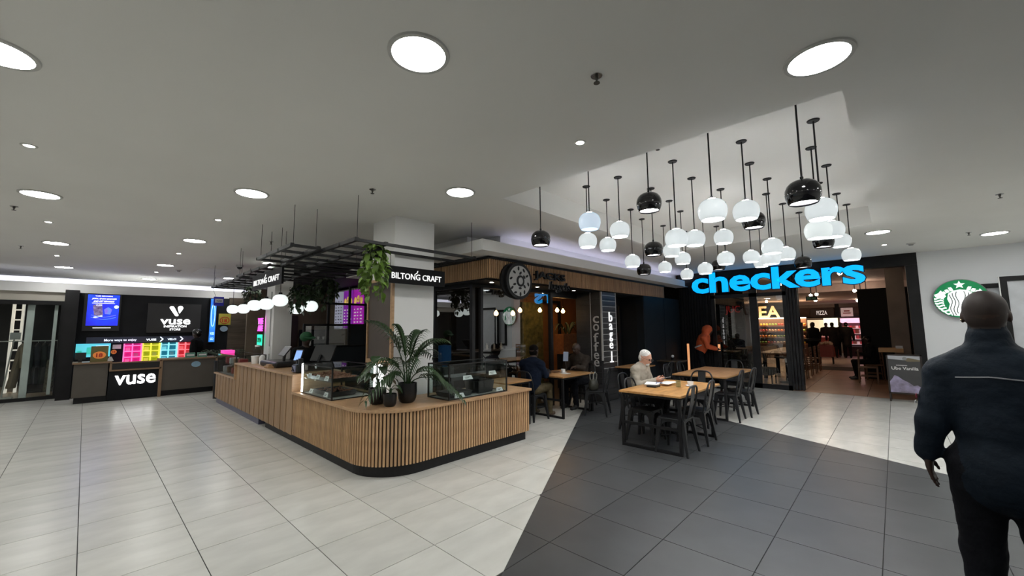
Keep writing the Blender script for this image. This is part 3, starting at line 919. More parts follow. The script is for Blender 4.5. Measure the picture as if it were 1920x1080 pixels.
menu_cols = [('white', M('pale_menu_screen', (.52, .54, .68), .4, emit=.35, var=.03)), ('purple and green', M('purple_menu_screen', (.20, .02, .32), .4, emit=.7, var=.2, scale=2)), ('magenta', M('magenta_menu_screen', (.34, .015, .36), .4, emit=.7, var=.2, scale=2))]
mtext = M('bright_menu_print', (.85, .75, .8), .5, emit=.5, var=.3)
mfood = M('menu_food_print', (.75, .45, .10), .5, emit=.6, var=.6, scale=14)
for k, (y1, y0) in enumerate(((13.2, 12.62), (12.56, 11.95), (11.88, 11.25))):
    cn, mm = menu_cols[k]
    t = thing('menu_board', 'tall %s menu board hanging behind the stall partition' % cn, 'menu board', (5.58, (y0 + y1) / 2, 1.66))
    sn_ = obj('screen', MB().box(5.555, y0, 1.68, 5.58, y1, 2.84), mm, t)
    mb = MB().box(5.55, y0, 2.84, 5.585, y1, 2.88).box(5.55, y0, 1.65, 5.585, y1, 1.68)
    obj('frame', mb, white_m, t)
    mb = MB()
    for c in range(3):
        for r in range(9):
            if k and r > 5: continue
            mb.obox((5.553, y1 - .06 - c * .19, 1.75 + r * .095), -Y, Z, -X, .05 + .07 * random.random(), .035, .002)
    obj('price_list', mb, mtext if k else M('grey_menu_print', (.4, .4, .5), .5), sn_, kind='stuff')
    if k:
        mb = MB()
        for c in range(3): mb.prism(ell(.1 + .19 * c, .08, .09, .11, 14), (5.553, y1 - .02, 2.42 + .05 * (c % 2)), -Y, Z, .003)
        obj('food_picture', mb, mfood, sn_, kind='stuff')
# back-of-house shelf with cups
t = thing('back_shelf', 'dark shelf of cups and bottles behind the partition', 'shelf', (4.9, 13.8, 0))
mb = MB().box(4.75, 13.5, .9, 5.55, 13.95, .94).box(4.75, 13.9, .94, 5.55, 13.95, 1.65).box(4.75, 13.5, 1.3, 5.55, 13.95, 1.33)
obj('carcass', mb, dark_m, t)
for k in range(9):
    tagit(obj('cup', MB().lathe([(.028, 0), (.036, .09), (.033, .09), (.0001, .01)], (4.82 + .08 * k, 13.6, 1.33 if k % 2 else .94), 10), white_m), 'white paper cup on the shelf behind the partition, %s along' % ORD[k], 'cup', 'cups behind the partition')
# wood plank wall near the vape kiosk
w = obj('wall_plank', MB().box(3.03, 14.97, 0, 4.75, 15.0, 2.66), M('wood_wall_backing', (.03, .02, .015), .8), kind='structure', label='grey brown plank wall right of the vape kiosk')
gp = M('grey_brown_wall_plank', (.095, .072, .05), .6, c2=(.055, .04, .028), scale=3, stretch=(1, 4, 9), rnd=.25)
for k in range(12):
    z0 = .05 + .217 * k
    sx = 3.5 + .5 * ((k * 7) % 3) / 2
    obj('plank', MB().box(3.04, 14.955, z0, sx - .003, 14.97, z0 + .212), gp, w)
    obj('plank', MB().box(sx + .003, 14.955, z0, 4.74, 14.97, z0 + .212), gp, w)

# ================================================================== PLANTS
leaf_m = M('dark_green_leaf', (.028, .062, .018), .4, c2=(.015, .038, .012), scale=14)
leafl_m = M('light_green_leaf', (.20, .31, .05), .42, c2=(.10, .19, .03), scale=10, rnd=.35)
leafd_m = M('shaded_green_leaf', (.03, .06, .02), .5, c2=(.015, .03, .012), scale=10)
pot_m = M('matt_black_pot', (.008, .008, .009), .35, var=.2)
soil_m = M('dark_soil', (.02, .014, .01), .95, bump=.6, bscale=60)
def leaf_pts(mb, base, tip, width, sag=.0, n=5, fold=.25, m=0):
    """pointed leaf blade with a folded midrib"""
    base, tip = vec(base), vec(tip)
    d = tip - base; L = d.length
    if L < 1e-5: return
    dn = d / L
    s = dn.cross(Z)
    if s.length < .05: s = dn.cross(X)
    s.normalize(); up = s.cross(dn)
    rows = []
    for i in range(n + 1):
        t = i / n
        c = base + d * t + Vector((0, 0, -sag * L * t * t)) + Z * (sag * L * .6 * math.sin(math.pi * t))
        w = width * math.sin(math.pi * min(1, (t * .9 + .08))) ** .8 * .5
        if i == n: w = .0004
        rows.append((c - s * w + up * (w * fold), c, c + s * w + up * (w * fold)))
    base_i = len(mb.v)
    for r in rows: mb.v += [tuple(q) for q in r]
    for i in range(n):
        for k in range(2):
            a = base_i + i * 3 + k
            mb.f.append((a, a + 1, a + 4, a + 3)); mb.m.append(m)
def pot(mbx, r, h, c):
    return mbx.lathe([(.0001, 0), (r * .62, 0), (r * .80, h * .08), (r * .93, h * .25), (r, h * .55), (r * .98, h), (r * .90, h), (r * .90, h * .9), (.0001, h * .9)], c, 28)
# palm
pc = (2.78, 4.42, ZT)
t = thing('potted_palm', 'tall feathery palm in a black pot on the counter corner', 'potted plant', pc)
obj('pot', pot(MB(), .118, .235, pc), pot_m, t, smooth=.7)
obj('soil', MB().lathe([(.0001, .205), (.108, .205)], pc, 20), soil_m, t)
fronds = [((-.30, .42), 1.15, .22, .16), ((-.10, .10), 1.02, .12, .10), ((.20, .02), 1.00, .40, .16), ((.46, -.10), .92, .40, .20), ((.52, .2), .80, .42, .30), ((-.48, .18), .72, .50, .38), ((-.55, -.08), .52, .42, .42),
          ((.36, -.32), .55, .46, .40), ((.10, .38), .95, .30, .18), ((-.22, -.26), .70, .45, .30), ((.50, -.4), .42, .40, .42)]
for (dx, dy), hgt, bend, drop in fronds:
    mb = MB()
    p0 = Vector((pc[0] + dx * .06, pc[1] + dy * .06, ZT + .2))
    pts = []
    N = 22
    for i in range(N + 1):
        s_ = i / N
        out = s_ ** 1.9
        pts.append(Vector((p0.x + dx * out, p0.y + dy * out, p0.z + (hgt - .2) * (s_ ** .85) - drop * s_ ** 4)))
    mb.tube(pts, [.007 * (1 - .8 * i / N) + .0015 for i in range(N + 1)], 5)
    for i in range(8, N + 1):
        s_ = i / N
        tg = (pts[min(i + 1, N)] - pts[i - 1]).normalized()
        sd = tg.cross(Z)
        if sd.length < .1: sd = Vector((-dy, dx, 0))
        sd.normalize()
        L = .21 * math.sin(math.pi * ((s_ - .3) / .75 * .82 + .15)) + .03
        for sg in (-1, 1):
            dirn = (sd * sg * .85 + tg * .75 + Z * .12).normalized()
            leaf_pts(mb, pts[i], pts[i] + dirn * L * 1.12, .026, sag=.34, n=3, fold=.3)
    obj('frond', mb, leaf_m, t, smooth=.8)
# broad-leaf plants
def broad(label, c, r, h, n, hmax, seed, spread, lw):
    rnd = random.Random(seed)
    t = thing('potted_plant', label, 'potted plant', c)
    obj('pot', pot(MB(), r, h, c), pot_m, t, smooth=.7)
    obj('soil', MB().lathe([(.0001, h * .89), (r * .9, h * .89)], c, 18), soil_m, t)
    top = c[2] + h * .9
    mb = MB()
    mb.tube([(c[0], c[1], top - .02), (c[0] + .01, c[1], top + hmax * .3)], .016, 8)
    obj('stem', mb, leaf_m, t, smooth=1)
    for k in range(n):
        an = 2.4 * k + rnd.random() * .5
        hh = top + hmax * (.25 + .75 * (k / (n - 1)))
        rr = spread * (1.05 - .55 * k / n) * rnd.uniform(.8, 1.1)
        b = Vector((c[0], c[1], top + (hh - top) * .45))
        m_ = Vector((c[0] + math.cos(an) * rr * .45, c[1] + math.sin(an) * rr * .45, hh))
        tip = m_ + Vector((math.cos(an) * rr * .8, math.sin(an) * rr * .8, -.02 - .05 * rnd.random()))
        mb = MB()
        mb.tube([b, b * .5 + m_ * .5 + Vector((0, 0, .01)), m_], .004, 5)
        leaf_pts(mb, m_, tip, lw * rnd.uniform(.85, 1.15), sag=.25, n=7, fold=.18)
        obj('leaf', mb, leaf_m, t, smooth=.9)
broad('bushy broad-leaved plant in a black pot beside the lit case', (2.48, 4.60, ZT), .105, .19, 13, .40, 3, .22, .10)
broad('small broad-leaved plant in the smallest black pot at the counter edge', (2.50, 4.34, ZT), .078, .145, 8, .24, 5, .14, .07)

def trailing(label, c, w, h, n, seed, mm, individual=True, hang=None):
    rnd = random.Random(seed)
    t = thing('hanging_plant', label, 'hanging plant', (c[0], c[1], c[2] - h))
    mb = MB().lathe([(.0001, 0), (.08, 0), (.10, .11), (.094, .11), (.0001, .02)], (c[0], c[1], c[2] - .14), 16)
    obj('basket', mb, black_m, t)
    if hang:
        obj('hanger', MB().tube([(c[0], c[1], c[2] - .03), (c[0], c[1], hang)], .003, 5), black_m, t)
    lm = MB(); leaf_pts(lm, (0, 0, 0), (.0, .095, -.02), .062, sag=.2, n=4, fold=.2)
    lme = mesh_from('leaf', lm, mm)
    lme.polygons.foreach_set('use_smooth', [True] * len(lme.polygons))
    vines = MB(); joined = MB()
    nv = 14
    per = n // nv
    for v in range(nv):
        an = 6.28 * v / nv + rnd.random() * .3
        L = h * rnd.uniform(.45, 1.0) * (1 if v % 3 else 1)
        rr = w * rnd.uniform(.55, 1.0)
        pts = []
        for i in range(9):
            s_ = i / 8
            ex = rr * (1 - (1 - min(1, s_ * 2.4)) ** 2) * (1 - .35 * max(0, s_ - .5))
            pts.append(Vector((c[0] + math.cos(an) * ex, c[1] + math.sin(an) * ex, c[2] + .03 * math.sin(min(1, s_ * 3) * 3.14) - L * max(0, s_ - .08))))
        vines.tube(pts, .0035, 4)
        for q in range(per):
            s_ = (q + .5) / per * 8
            i = int(min(7, s_)); f_ = s_ - i
            p = pts[i] * (1 - f_) + pts[i + 1] * f_
            rot = (rnd.uniform(-1.2, .2), rnd.uniform(-.5, .5), an - 1.57 + rnd.uniform(-1.3, 1.3))
            scl = rnd.uniform(.75, 1.25)
            if individual:
                inst('leaf', lme, p, t, rot=rot, scale=(scl, scl, scl))
            else:
                mtx = Matrix.Translation(p) @ Matrix.Rotation(rot[2], 4, 'Z') @ Matrix.Rotation(rot[0], 4, 'X')
                joined.add([mtx @ (Vector(q_.co) * scl) for q_ in lme.vertices], [tuple(pl.vertices) for pl in lme.polygons])
    obj('vine', vines, mm, t)
    if not individual:
        obj('foliage', joined, mm, t, kind='stuff', smooth=1)
trailing('bright green trailing plant hanging from the pergola corner left of the sign', (2.42, 4.62, 2.66), .14, .78, 168, 1, leafl_m)
trailing('dark trailing plant hanging behind the globe lamps, beside the far column', (2.62, 7.6, 2.42), .20, .55, 170, 2, leafd_m, False, 2.6)
trailing('dark trailing plant hanging under the middle of the pergola', (3.05, 7.75, 2.58), .24, .62, 200, 4, leafd_m, False, 2.65)
trailing('small dark trailing plant above the farthest globe lamps', (2.6, 10.6, 2.62), .18, .6, 120, 6, leafd_m, False, 2.7)
# fern on the vape counter side
rnd = random.Random(9)
fc = (2.40, 12.15, .685)
t = thing('potted_fern', 'low spreading fern in a pot between the stall and the vape counter', 'potted plant', (2.40, 12.15, 0))
obj('stand', MB().lathe([(.16, 0), (.18, .9), (.15, .9), (.0001, .85)], (2.40, 12.15, 0), 18), black_m, t)
for k in range(16):
    an = 6.28 * k / 16 + rnd.random() * .3
    mb = MB(); pts = []
    L = rnd.uniform(.38, .6)
    for i in range(11):
        s_ = i / 10
        pts.append(Vector((2.40 + math.cos(an) * L * s_, 12.15 + math.sin(an) * L * s_, .88 + .34 * math.sin(s_ * 2.0) * rnd.uniform(.9, 1.1) - .1 * s_)))
    mb.tube(pts, .004, 4)
    for i in range(2, 11):
        for sg in (-1, 1):
            sd = Vector((-math.sin(an), math.cos(an), .1)) * sg + Vector((math.cos(an), math.sin(an), 0)) * .6
            leaf_pts(mb, pts[i], pts[i] + sd.normalized() * .12 * (1.1 - i / 11), .03, sag=.2, n=2)
    obj('frond', mb, leafd_m, t)

# ================================================================== PERGOLA over the stall (stepped frames)
perg_m = M('dark_grey_pergola_steel', (.020, .020, .021), .5, metal=.2, var=.15, spec=.3)
def pergola(label, x0, x1, y0, y1, z, beams, slats, skip=None):
    t = thing('hanging_pergola', label, 'pergola', ((x0 + x1) / 2, (y0 + y1) / 2, z))
    for xb in beams:
        obj('beam', MB().box(xb - .02, y0, z + .0, xb + .02, y1, z + .045), perg_m, t)
    for ys in slats:
        a = [(x0, x1)]
        if skip and skip[1] - .03 < ys < skip[3] + .03:
            a = [(x0, skip[0] - .02), (skip[2] + .02, x1)]
        for p, q in a:
            if q > p + .02:
                obj('slat', MB().box(p, ys - .018, z - .0, q, ys + .018, z + .034), perg_m, t)
    for xb, yb in ((x0 + .05, y0 + .05), (x1 - .05, y0 + .05), (x0 + .05, y1 - .05), (x1 - .05, y1 - .05)):
        obj('cable', MB().tube([(xb, yb, z + .04), (xb, yb, CEIL)], .0035, 5), black_m, t)
    return t
fr = [4.42 + .42 * k for k in range(7)]
pergola('nearest and widest dark slatted pergola frame around the white column', 2.05, 3.90, 4.40, 6.95, 2.645, [2.075, 2.45, 3.875], fr, (2.85, 4.90, 3.50, 5.51))
pergola('dark slatted pergola frame jutting toward the walkway', 1.66, 2.03, 5.30, 6.75, 2.66, [1.685, 2.0], [5.32 + .47 * k for k in range(4)])
pergola('dark slatted pergola frame behind the side sign', 1.90, 3.4, 7.05, 9.0, 2.64, [1.93, 2.13, 2.73, 3.37], [7.08 + .47 * k for k in range(5)])
pergola('farthest dark slatted pergola frame above the globe lamps', 2.0, 2.83, 9.2, 11.8, 2.65, [2.03, 2.25, 2.8], [9.23 + .5 * k for k in range(6)])

# ---- stall signs
def biltong(label, o, r, w, h):
    o, r = vec(o), vec(r); n = r.cross(Z)
    t = thing('hanging_sign', label, 'sign', o + r * w / 2)
    bd_ = obj('board', MB().obox(o - n * .03, r, Z, n, w, h, .03), M('black_sign_board', (.010, .010, .011), .6, spec=.12) if 'black_sign_board' not in MATS else MATS['black_sign_board'], t)
    mb = MB(); add_text(mb, 'BILTONG CRAFT', o + r * (w * .07) + Z * (h * .27), r, Z, w * .86, h * .36, .006, .010)
    obj('lettering', mb, sign_glow_soft, bd_)
    mb = MB()   # small curved flourish above the letters
    mb.tube([o + r * (w * .46) + Z * (h * .64) + n * .004, o + r * (w * .49) + Z * (h * .72) + n * .004, o + r * (w * .50) + Z * (h * .84) + n * .004], .006, 5)
    obj('flourish', mb, sign_glow_soft, bd_)
    mb = MB()
    for k in (.06, .94):
        mb.tube([o + r * (w * k) + Z * h - n * .015, o + r * (w * k) + Z * (2.65 - o.z) - n * .015], .004, 5)
    obj('hanger', mb, black_m, t)
biltong('black hanging stall sign with white capitals in front of the white column', (2.63, 4.70, 2.235), X, .92, .225)
biltong('black hanging stall sign seen at a slant above the row of globe lamps', (1.97, 8.15, 2.33), -Y, 1.55, .25)

# ---- globe lamps
glb_white = M('lit_globe_glass', (.88, .97, .95), .3, emit=.95, var=0, coat=.2)
globes = [(2.25, 10.75, 2.11), (2.25, 9.85, 2.085), (2.13, 8.58, 2.095), (2.13, 7.87, 2.085), (2.13, 7.15, 2.11), (2.73, 8.18, 2.03), (2.73, 7.49, 2.05)]
gn = ['farthest of the row along the stall front', 'second farthest of the row along the stall front', 'middle one of the row along the stall front', 'fourth of the row, just left of the far column', 'nearest and largest of the row along the stall front', 'set back under the dark plants, left one', 'set back under the dark plants, right one']
for (x, y, z), nm in zip(globes, gn):
    t = thing('globe_lamp', 'lit white globe lamp, ' + nm, 'globe lamp', (x, y, z - .11), 'globe lamps under the pergola')
    obj('globe', MB().lathe([(.0001, -.095), (.05, -.09), (.09, -.065), (.112, -.025), (.114, .01), (.10, .055), (.07, .085), (.03, .097), (.0001, .098)], (x, y, z), 24), glb_white, t, smooth=1)
    obj('cap', MB().lathe([(.0001, .13), (.025, .13), (.032, .092), (.0001, .09)], (x, y, z), 14), black_m, t)
    obj('cord', MB().tube([(x, y, z + .12), (x, y, 2.66)], .005, 5), black_m, t)

# ================================================================== THINGS ON THE RAISED COUNTER
plast_bl = M('black_plastic', (.010, .010, .011), .35)
screen_b = M('lit_blue_screen', (.22, .38, .75), .3, emit=.9, var=.1)
# till screen seen from the customer side
t = thing('till_terminal', 'black till with tilted dark screen behind the blue customer display', 'till', (2.6, 6.95, ZH))
obj('base', MB().box(2.42, 6.75, ZH, 2.85, 7.25, ZH + .09), plast_bl, t, bevel=.01)
mb = MB(); mb.prism(rrect(-.19, 0, .19, .30, .015), (2.70, 6.93, ZH + .14), Vector((.55, -.83, 0)).normalized(), Vector((.42, .28, .86)).normalized(), .025)
obj('screen', mb, plast_bl, t)
obj('stalk', MB().bar((2.68, 6.98, ZH + .08), (2.72, 6.95, ZH + .24), .06, .03), plast_bl, t)
t = thing('customer_display', 'small customer display with glowing blue screen on the counter', 'display', (2.40, 6.98, ZH))
rr_ = Vector((.35, -.94, 0)).normalized(); uu_ = Vector((.30, .11, .95)).normalized()
mb = MB(); mb.prism(rrect(-.08, 0, .08, .20, .012), (2.36, 7.0, ZH + .15), rr_, uu_, .02)
obj('housing', mb, plast_bl, t)
nn_ = rr_.cross(uu_)
mb = MB(); mb.prism(rrect(-.068, .02, .068, .18, .004), Vector((2.36, 7.0, ZH + .15)) + nn_ * .002, rr_, uu_, .003)
obj('screen', mb, screen_b, t)
obj('stand', MB().bar((2.38, 7.0, ZH), (2.375, 7.0, ZH + .18), .05, .03), plast_bl, t)
t = thing('card_reader', 'dark card reader with pale front standing by the step', 'card reader', (2.28, 6.66, ZH))
obj('body', MB().box(2.22, 6.58, ZH, 2.34, 6.76, ZH + .13), plast_bl, t, bevel=.02)
obj('face', MB().box(2.212, 6.60, ZH + .02, 2.221, 6.74, ZH + .11), M('pale_lilac_plate', (.25, .26, .38), .5), t)
obj('emblem', MB().bar((2.208, 6.62, ZH + .03), (2.208, 6.72, ZH + .10), .014, .004).bar((2.208, 6.72, ZH + .03), (2.208, 6.67, ZH + .065), .014, .004), plast_bl, t)
obj('stub', MB().box(2.25, 6.55, ZH + .1, 2.31, 6.6, ZH + .22), plast_bl, t)
t = thing('cash_scale', 'wide black scale with a raised tilted screen on the raised counter', 'scale', (2.5, 8.2, ZH))
obj('base', MB().box(2.28, 7.75, ZH, 2.75, 8.65, ZH + .10), plast_bl, t, bevel=.03)
mb = MB(); mb.prism(rrect(-.17, 0, .17, .2, .01), (2.45, 8.05, ZH + .2), -Y, Vector((.6, 0, .8)), .02)
obj('screen', mb, plast_bl, t)
obj('stalk', MB().bar((2.5, 8.05, ZH + .1), (2.52, 8.05, ZH + .26), .05, .04), plast_bl, t)
tagit(obj('wooden_box', MB().box(2.20, 7.85, ZH, 2.36, 8.08, ZH + .035).box(2.22, 7.90, ZH + .035, 2.34, 8.04, ZH + .06), woodtop_m, bevel=.004), 'small flat wooden box on the raised counter edge', 'box')
t = thing('glass_jar', 'clear jar with a pale lid on the raised counter far end', 'jar', (2.45, 9.5, ZH))
obj('body', MB().lathe([(.0001, 0), (.07, 0), (.075, .02), (.075, .15), (.04, .20), (.04, .22)], (2.45, 9.5, ZH + .1), 18), clear_m, t, smooth=.8)
obj('lid', MB().lathe([(.0001, .22), (.045, .22), (.045, .25), (.0001, .26)], (2.45, 9.5, ZH + .1), 14), white_m, t)
obj('stand', MB().box(2.37, 9.42, ZH, 2.53, 9.58, ZH + .1), plast_bl, t)
t = thing('white_tub', 'white tub standing beside the clear jar', 'tub', (2.36, 9.25, ZH))
obj('body', MB().lathe([(.0001, 0), (.06, 0), (.07, .13), (.0001, .13)], (2.36, 9.25, ZH), 18), white_m, t, smooth=.6)
obj('lid', MB().lathe([(.074, .13), (.074, .15), (.0001, .152)], (2.36, 9.25, ZH), 18), card_m, t)
tagit(obj('coin_bank', MB().lathe([(.0001, 0), (.05, 0), (.055, .12), (.03, .17), (.0001, .18)], (2.40, 8.95, ZH), 14), card_m, smooth=.6), 'small pale container on the raised counter near the scale', 'container')

# ================================================================== VAPE KIOSK (black wall, counter)
kb = thing('kiosk_wall', 'black vape kiosk wall panel with side pillar', 'kiosk', (1.3, 15.0, 0))
obj('wall_panel', MB().box(-.15, 15.0, 0, 2.95, 15.1, 2.63), dark_m, kb)
obj('side_pillar', MB().box(-.39, 14.75, 0, -.15, 15.3, 2.68), black_m, kb)
obj('logo_panel', MB().box(1.16, 14.955, 1.60, 2.34, 15.0, 2.42), M('charcoal_logo_panel', (.022, .022, .024), .6), kb)
obj('ledge', MB().box(.04, 14.93, 1.34, 2.24, 15.0, 1.50), M('blue_grey_fascia', (.035, .045, .085), .5), kb)
lt = thing('vape_logo', 'glowing white V emblem and store lettering on the black kiosk wall', 'illuminated sign', (1.75, 14.94, 1.65))
o = (1.16, 14.95, 1.60)
mb = MB()
mb.prism([(.47 + p[0], .46 + p[1]) for p in [(0, .27), (-.015, .25), (.115, .03), (.14, .01), (.18, .01), (.195, .035), (.09, .255), (.07, .28), (.02, .285)]], o, X, Z, .02)
mb.prism(arc(.70, .70, .06, -.3, math.pi + .3, 10) + [(.675, .56), (.69, .55)], o, X, Z, .02)
obj('emblem', mb, sign_white, lt)
mb = MB(); add_text(mb, 'vuse', (1.44, 14.95, 1.83), X, Z, .66, .15, .012, .012)
obj('name_lettering', mb, sign_white, lt)
mb = MB(); add_text(mb, 'INSPIRATION', (1.52, 14.95, 1.745), X, Z, .50, .06, .008, .02); add_text(mb, 'STORE', (1.65, 14.95, 1.66), X, Z, .24, .06, .008, .02)
obj('tagline_lettering', mb, M('soft_white_letter', (.9, .9, .9), .5, emit=1.6, var=0), lt)
tv = thing('wall_screen', 'tall wall screen showing a bright blue advert at the kiosk', 'screen', (.28, 14.95, 1.72))
obj('bezel', MB().box(-.06, 14.955, 1.66, .62, 15.0, 2.62), plast_bl, tv)
obj('display', MB().box(0, 14.95, 1.80, .585, 14.955, 2.60), M('glowing_blue_advert', (.01, .07, .95), .4, emit=.95, c2=(.02, .01, .55), scale=2.5), tv)
mb = MB()
add_text(mb, 'JOIN, EARN BADGES', (.07, 14.948, 2.47), X, Z, .45, .045, .002, .03, shear=.2); add_text(mb, 'AND GET REWARDS', (.10, 14.948, 2.405), X, Z, .38, .045, .002, .03, shear=.2)
add_text(mb, 'VUSE REWARDS', (.13, 14.948, 2.55), X, Z, .32, .03, .002, .03)
mb.box(.08, 14.947, 2.375, .50, 14.949, 2.385)
mb.box(.13, 14.947, 1.735, .46, 14.956, 1.75)
obj('headline', mb, M('screen_white_text', (1, 1, 1), .5, emit=1.2, var=0), tv)
mb = MB()
mb.prism([(.14, .22), (.30, .27), (.26, .58), (.10, .53)], (0, 14.947, 1.80), X, Z, .002)
obj('card_picture', mb, M('dark_card_picture', (.05, .02, .12), .5, emit=.6, c2=(.35, .28, .5), scale=14), tv)
mb = MB()
mb.prism([(.33, .30), (.43, .29), (.46, .42), (.38, .48), (.31, .42)], (0, 14.947, 1.80), X, Z, .002)
for a in (.0, .06):
    mb.tube([(.08 + .46 * k / 12, 14.946, 2.02 + a + .06 * math.sin(k / 12 * 3.0 + 3.2)) for k in range(13)], .008, 4)
obj('badge_picture', mb, M('mid_blue_picture', (.08, .28, 1), .5, emit=.9, c2=(.2, .1, .8), scale=10), tv)
mb = MB(); mb.prism(ell(.535, .49, .045, .045, 18), (0, 14.947, 1.80), X, Z, .002)
mb.prism([(.13, .19), (.29, .235), (.285, .27), (.125, .225)], (0, 14.946, 1.80), X, Z, .002)
add_text(mb, 'VUSE', (.15, 14.945, 2.31), X, Z, .12, .035, .002, .02)
obj('round_badge', mb, M('screen_pale_badge', (.75, .85, 1), .5, emit=.9, var=0), tv)
# text on the ledge
mb = MB()
add_text(mb, 'More ways to enjoy', (.36, 14.925, 1.375), X, Z, .62, .075, .006, .012)
add_text(mb, 'VUSE', (1.17, 14.925, 1.385), X, Z, .21, .055, .006, .025); add_text(mb, 'VELO', (1.62, 14.925, 1.385), X, Z, .19, .055, .006, .025)
for xa in (1.45, 1.885):
    mb.prism([(0, .01), (.03, .01), (.085, .075), (.03, .14), (0, .14), (.055, .075)], (xa, 14.925, 1.345), X, Z, .005)
obj('ledge_lettering', mb, M('lit_pale_letter', (.85, .9, 1), .5, emit=1.3, var=0), kb)
# coloured lit shelves
cols = [('pink', (1, .22, .62), (.55, .02, .26)), ('yellow and green', (.90, .82, .10), (.30, .36, .02)), ('turquoise', (.35, .85, .92), (.015, .16, .22)), ('red', (1, .25, .30), (.42, .03, .05))]
for k, (nm, c1, c2_) in enumerate(cols):
    x0 = .735 + .372 * k
    t = thing('display_shelf', 'back-lit %s product shelf unit at the kiosk' % nm, 'shelf', (x0 + .18, 14.85, .80))
    lit = M('lit_%s_edge' % nm.split()[0], c1, .4, emit=.75, var=.05)
    dim = M('lit_%s_back' % nm.split()[0], c2_, .5, emit=.22, var=.2, scale=3)
    obj('back_panel', MB().box(x0, 14.985, .80, x0 + .36, 15.0, 1.32), dim, t)
    mb = MB().box(x0, 14.80, .80, x0 + .02, 14.985, 1.32).box(x0 + .34, 14.80, .80, x0 + .36, 14.985, 1.32).box(x0 + .165, 14.85, .80, x0 + .185, 14.985, 1.32)
    obj('upright', mb, lit, t)
    for q in range(4):
        obj('shelf_board', MB().box(x0 + .02, 14.80, .80 + .15 * q, x0 + .34, 14.985, .822 + .15 * q), lit, t)
    for q in range(3):
        for s_ in range(2):
            xa = x0 + .045 + .165 * s_
            bx = obj('product_box', MB().box(xa, 14.88, .823 + .15 * q, xa + .085, 14.95, .915 + .15 * q), dim if (q + s_) % 2 else M('box_%d%d%d' % (k, q, s_), tuple(min(1, a * .6 + .1) for a in (c2_ if s_ else c1)), .5, emit=.25))
            tagit(bx, 'small product box on the %s shelf unit, row %s from below, %s' % (nm, ('one', 'two', 'three')[q], ('left', 'right')[s_]), 'product box', 'boxes on the kiosk shelves')
# turquoise advert panel
t = thing('advert_panel', 'glowing turquoise advert panel left of the coloured shelves', 'advert', (.18, 14.93, 1.0))
obj('panel', MB().box(-.13, 14.94, 1.0, .49, 14.97, 1.34), M('turquoise_advert', (.10, .50, .80), .5, emit=.9, c2=(.10, .62, .62), scale=2), t)
mb = MB(); mb.box(.06, 14.935, 1.07, .20, 14.941, 1.25); mb.box(-.10, 14.935, 1.05, -.02, 14.941, 1.17)
obj('pack_picture', mb, M('green_pack_picture', (.05, .6, .5), .5, emit=.6), t)
mb = MB(); mb.box(.22, 14.935, 1.25, .46, 14.941, 1.285); mb.box(.24, 14.935, 1.20, .46, 14.941, 1.235); mb.box(.27, 14.935, 1.10, .44, 14.941, 1.15)
obj('print', mb, M('pale_advert_print', (.7, .9, 1), .5, emit=.7), t)
red_p = M('red_print', (.5, .02, .015), .5); orange_p = M('orange_print', (.8, .25, .05), .5, emit=.2)
t = thing('age_notice', 'round orange 18 notice with a white card on the black wall', 'notice', (.58, 14.97, 1.0))
obj('card', MB().box(.53, 14.96, 1.19, .69, 14.985, 1.30), card_m, t)
mb = MB(); mb.prism(ell(.56, 1.11, .055, .055), (0, 14.965, 0), X, Z, .01)
obj('disc', mb, orange_p, t)
mb = MB(); add_text(mb, '18', (.53, 14.963, 1.085), X, Z, .06, .05, .003, .02)
obj('number', mb, red_p, t)
# counter: body left, dark glowing centre, right body
kc = thing('kiosk_counter', 'taupe vape counter with oak edge and glowing white lettering in front', 'counter', (1.2, 13.9, 0))
taupe = M('taupe_counter_front', (.085, .073, .06), .55, var=.06)
oakedge = M('dull_oak_edge', (.24, .15, .085), .5)
obj('left_body', MB().box(-.12, 13.66, .14, .44, 14.2, .90), taupe, kc)
obj('right_body', MB().box(1.42, 13.62, .14, 2.52, 14.2, .90), taupe, kc)
obj('centre_body', MB().box(.46, 13.64, .02, 1.36, 14.2, .70), dark_m, kc)
obj('glass_tray', MB().box(.46, 13.62, .72, 1.36, 14.2, .88), plast_bl, kc)
mb = MB()
mb.box(-.15, 13.60, .90, .50, 14.24, .935); mb.box(.46, 13.58, .70, 1.40, 14.24, .735); mb.box(.46, 13.58, .735, .50, 14.2, .90); mb.box(1.36, 13.58, .0, 1.42, 14.24, .90)
mb.box(1.36, 13.58, .90, 2.58, 14.24, .935); mb.box(2.52, 13.58, 0, 2.58, 14.24, .9); mb.box(.46, 13.58, .885, 1.40, 13.64, .91)
obj('oak_edge', mb, oakedge, kc)
obj('plinth', MB().box(-.08, 13.72, 0, 2.5, 14.2, .14), black_m, kc)
for k in range(9):
    tagit(obj('vape_device', MB().box(.56 + .088 * k, 13.62, .885, .60 + .088 * k, 13.72, .905), pk_cols[1] if k % 2 else plast_bl), 'small vape device in the counter tray, %s from the left end' % ORD[k], 'device', 'devices in the counter tray')
mb = MB(); add_text(mb, 'vuse', (.565, 13.64, .36), X, Z, .74, .23, .012, .014)
obj('glowing_lettering', mb, sign_white, kc)
mb = MB(); mb.prism(ell(2.1, .76, .10, .075), (0, 13.615, 0), X, Z, .005)
obj('round_sticker', mb, M('pale_blue_sticker', (.25, .40, .52), .5), kc)
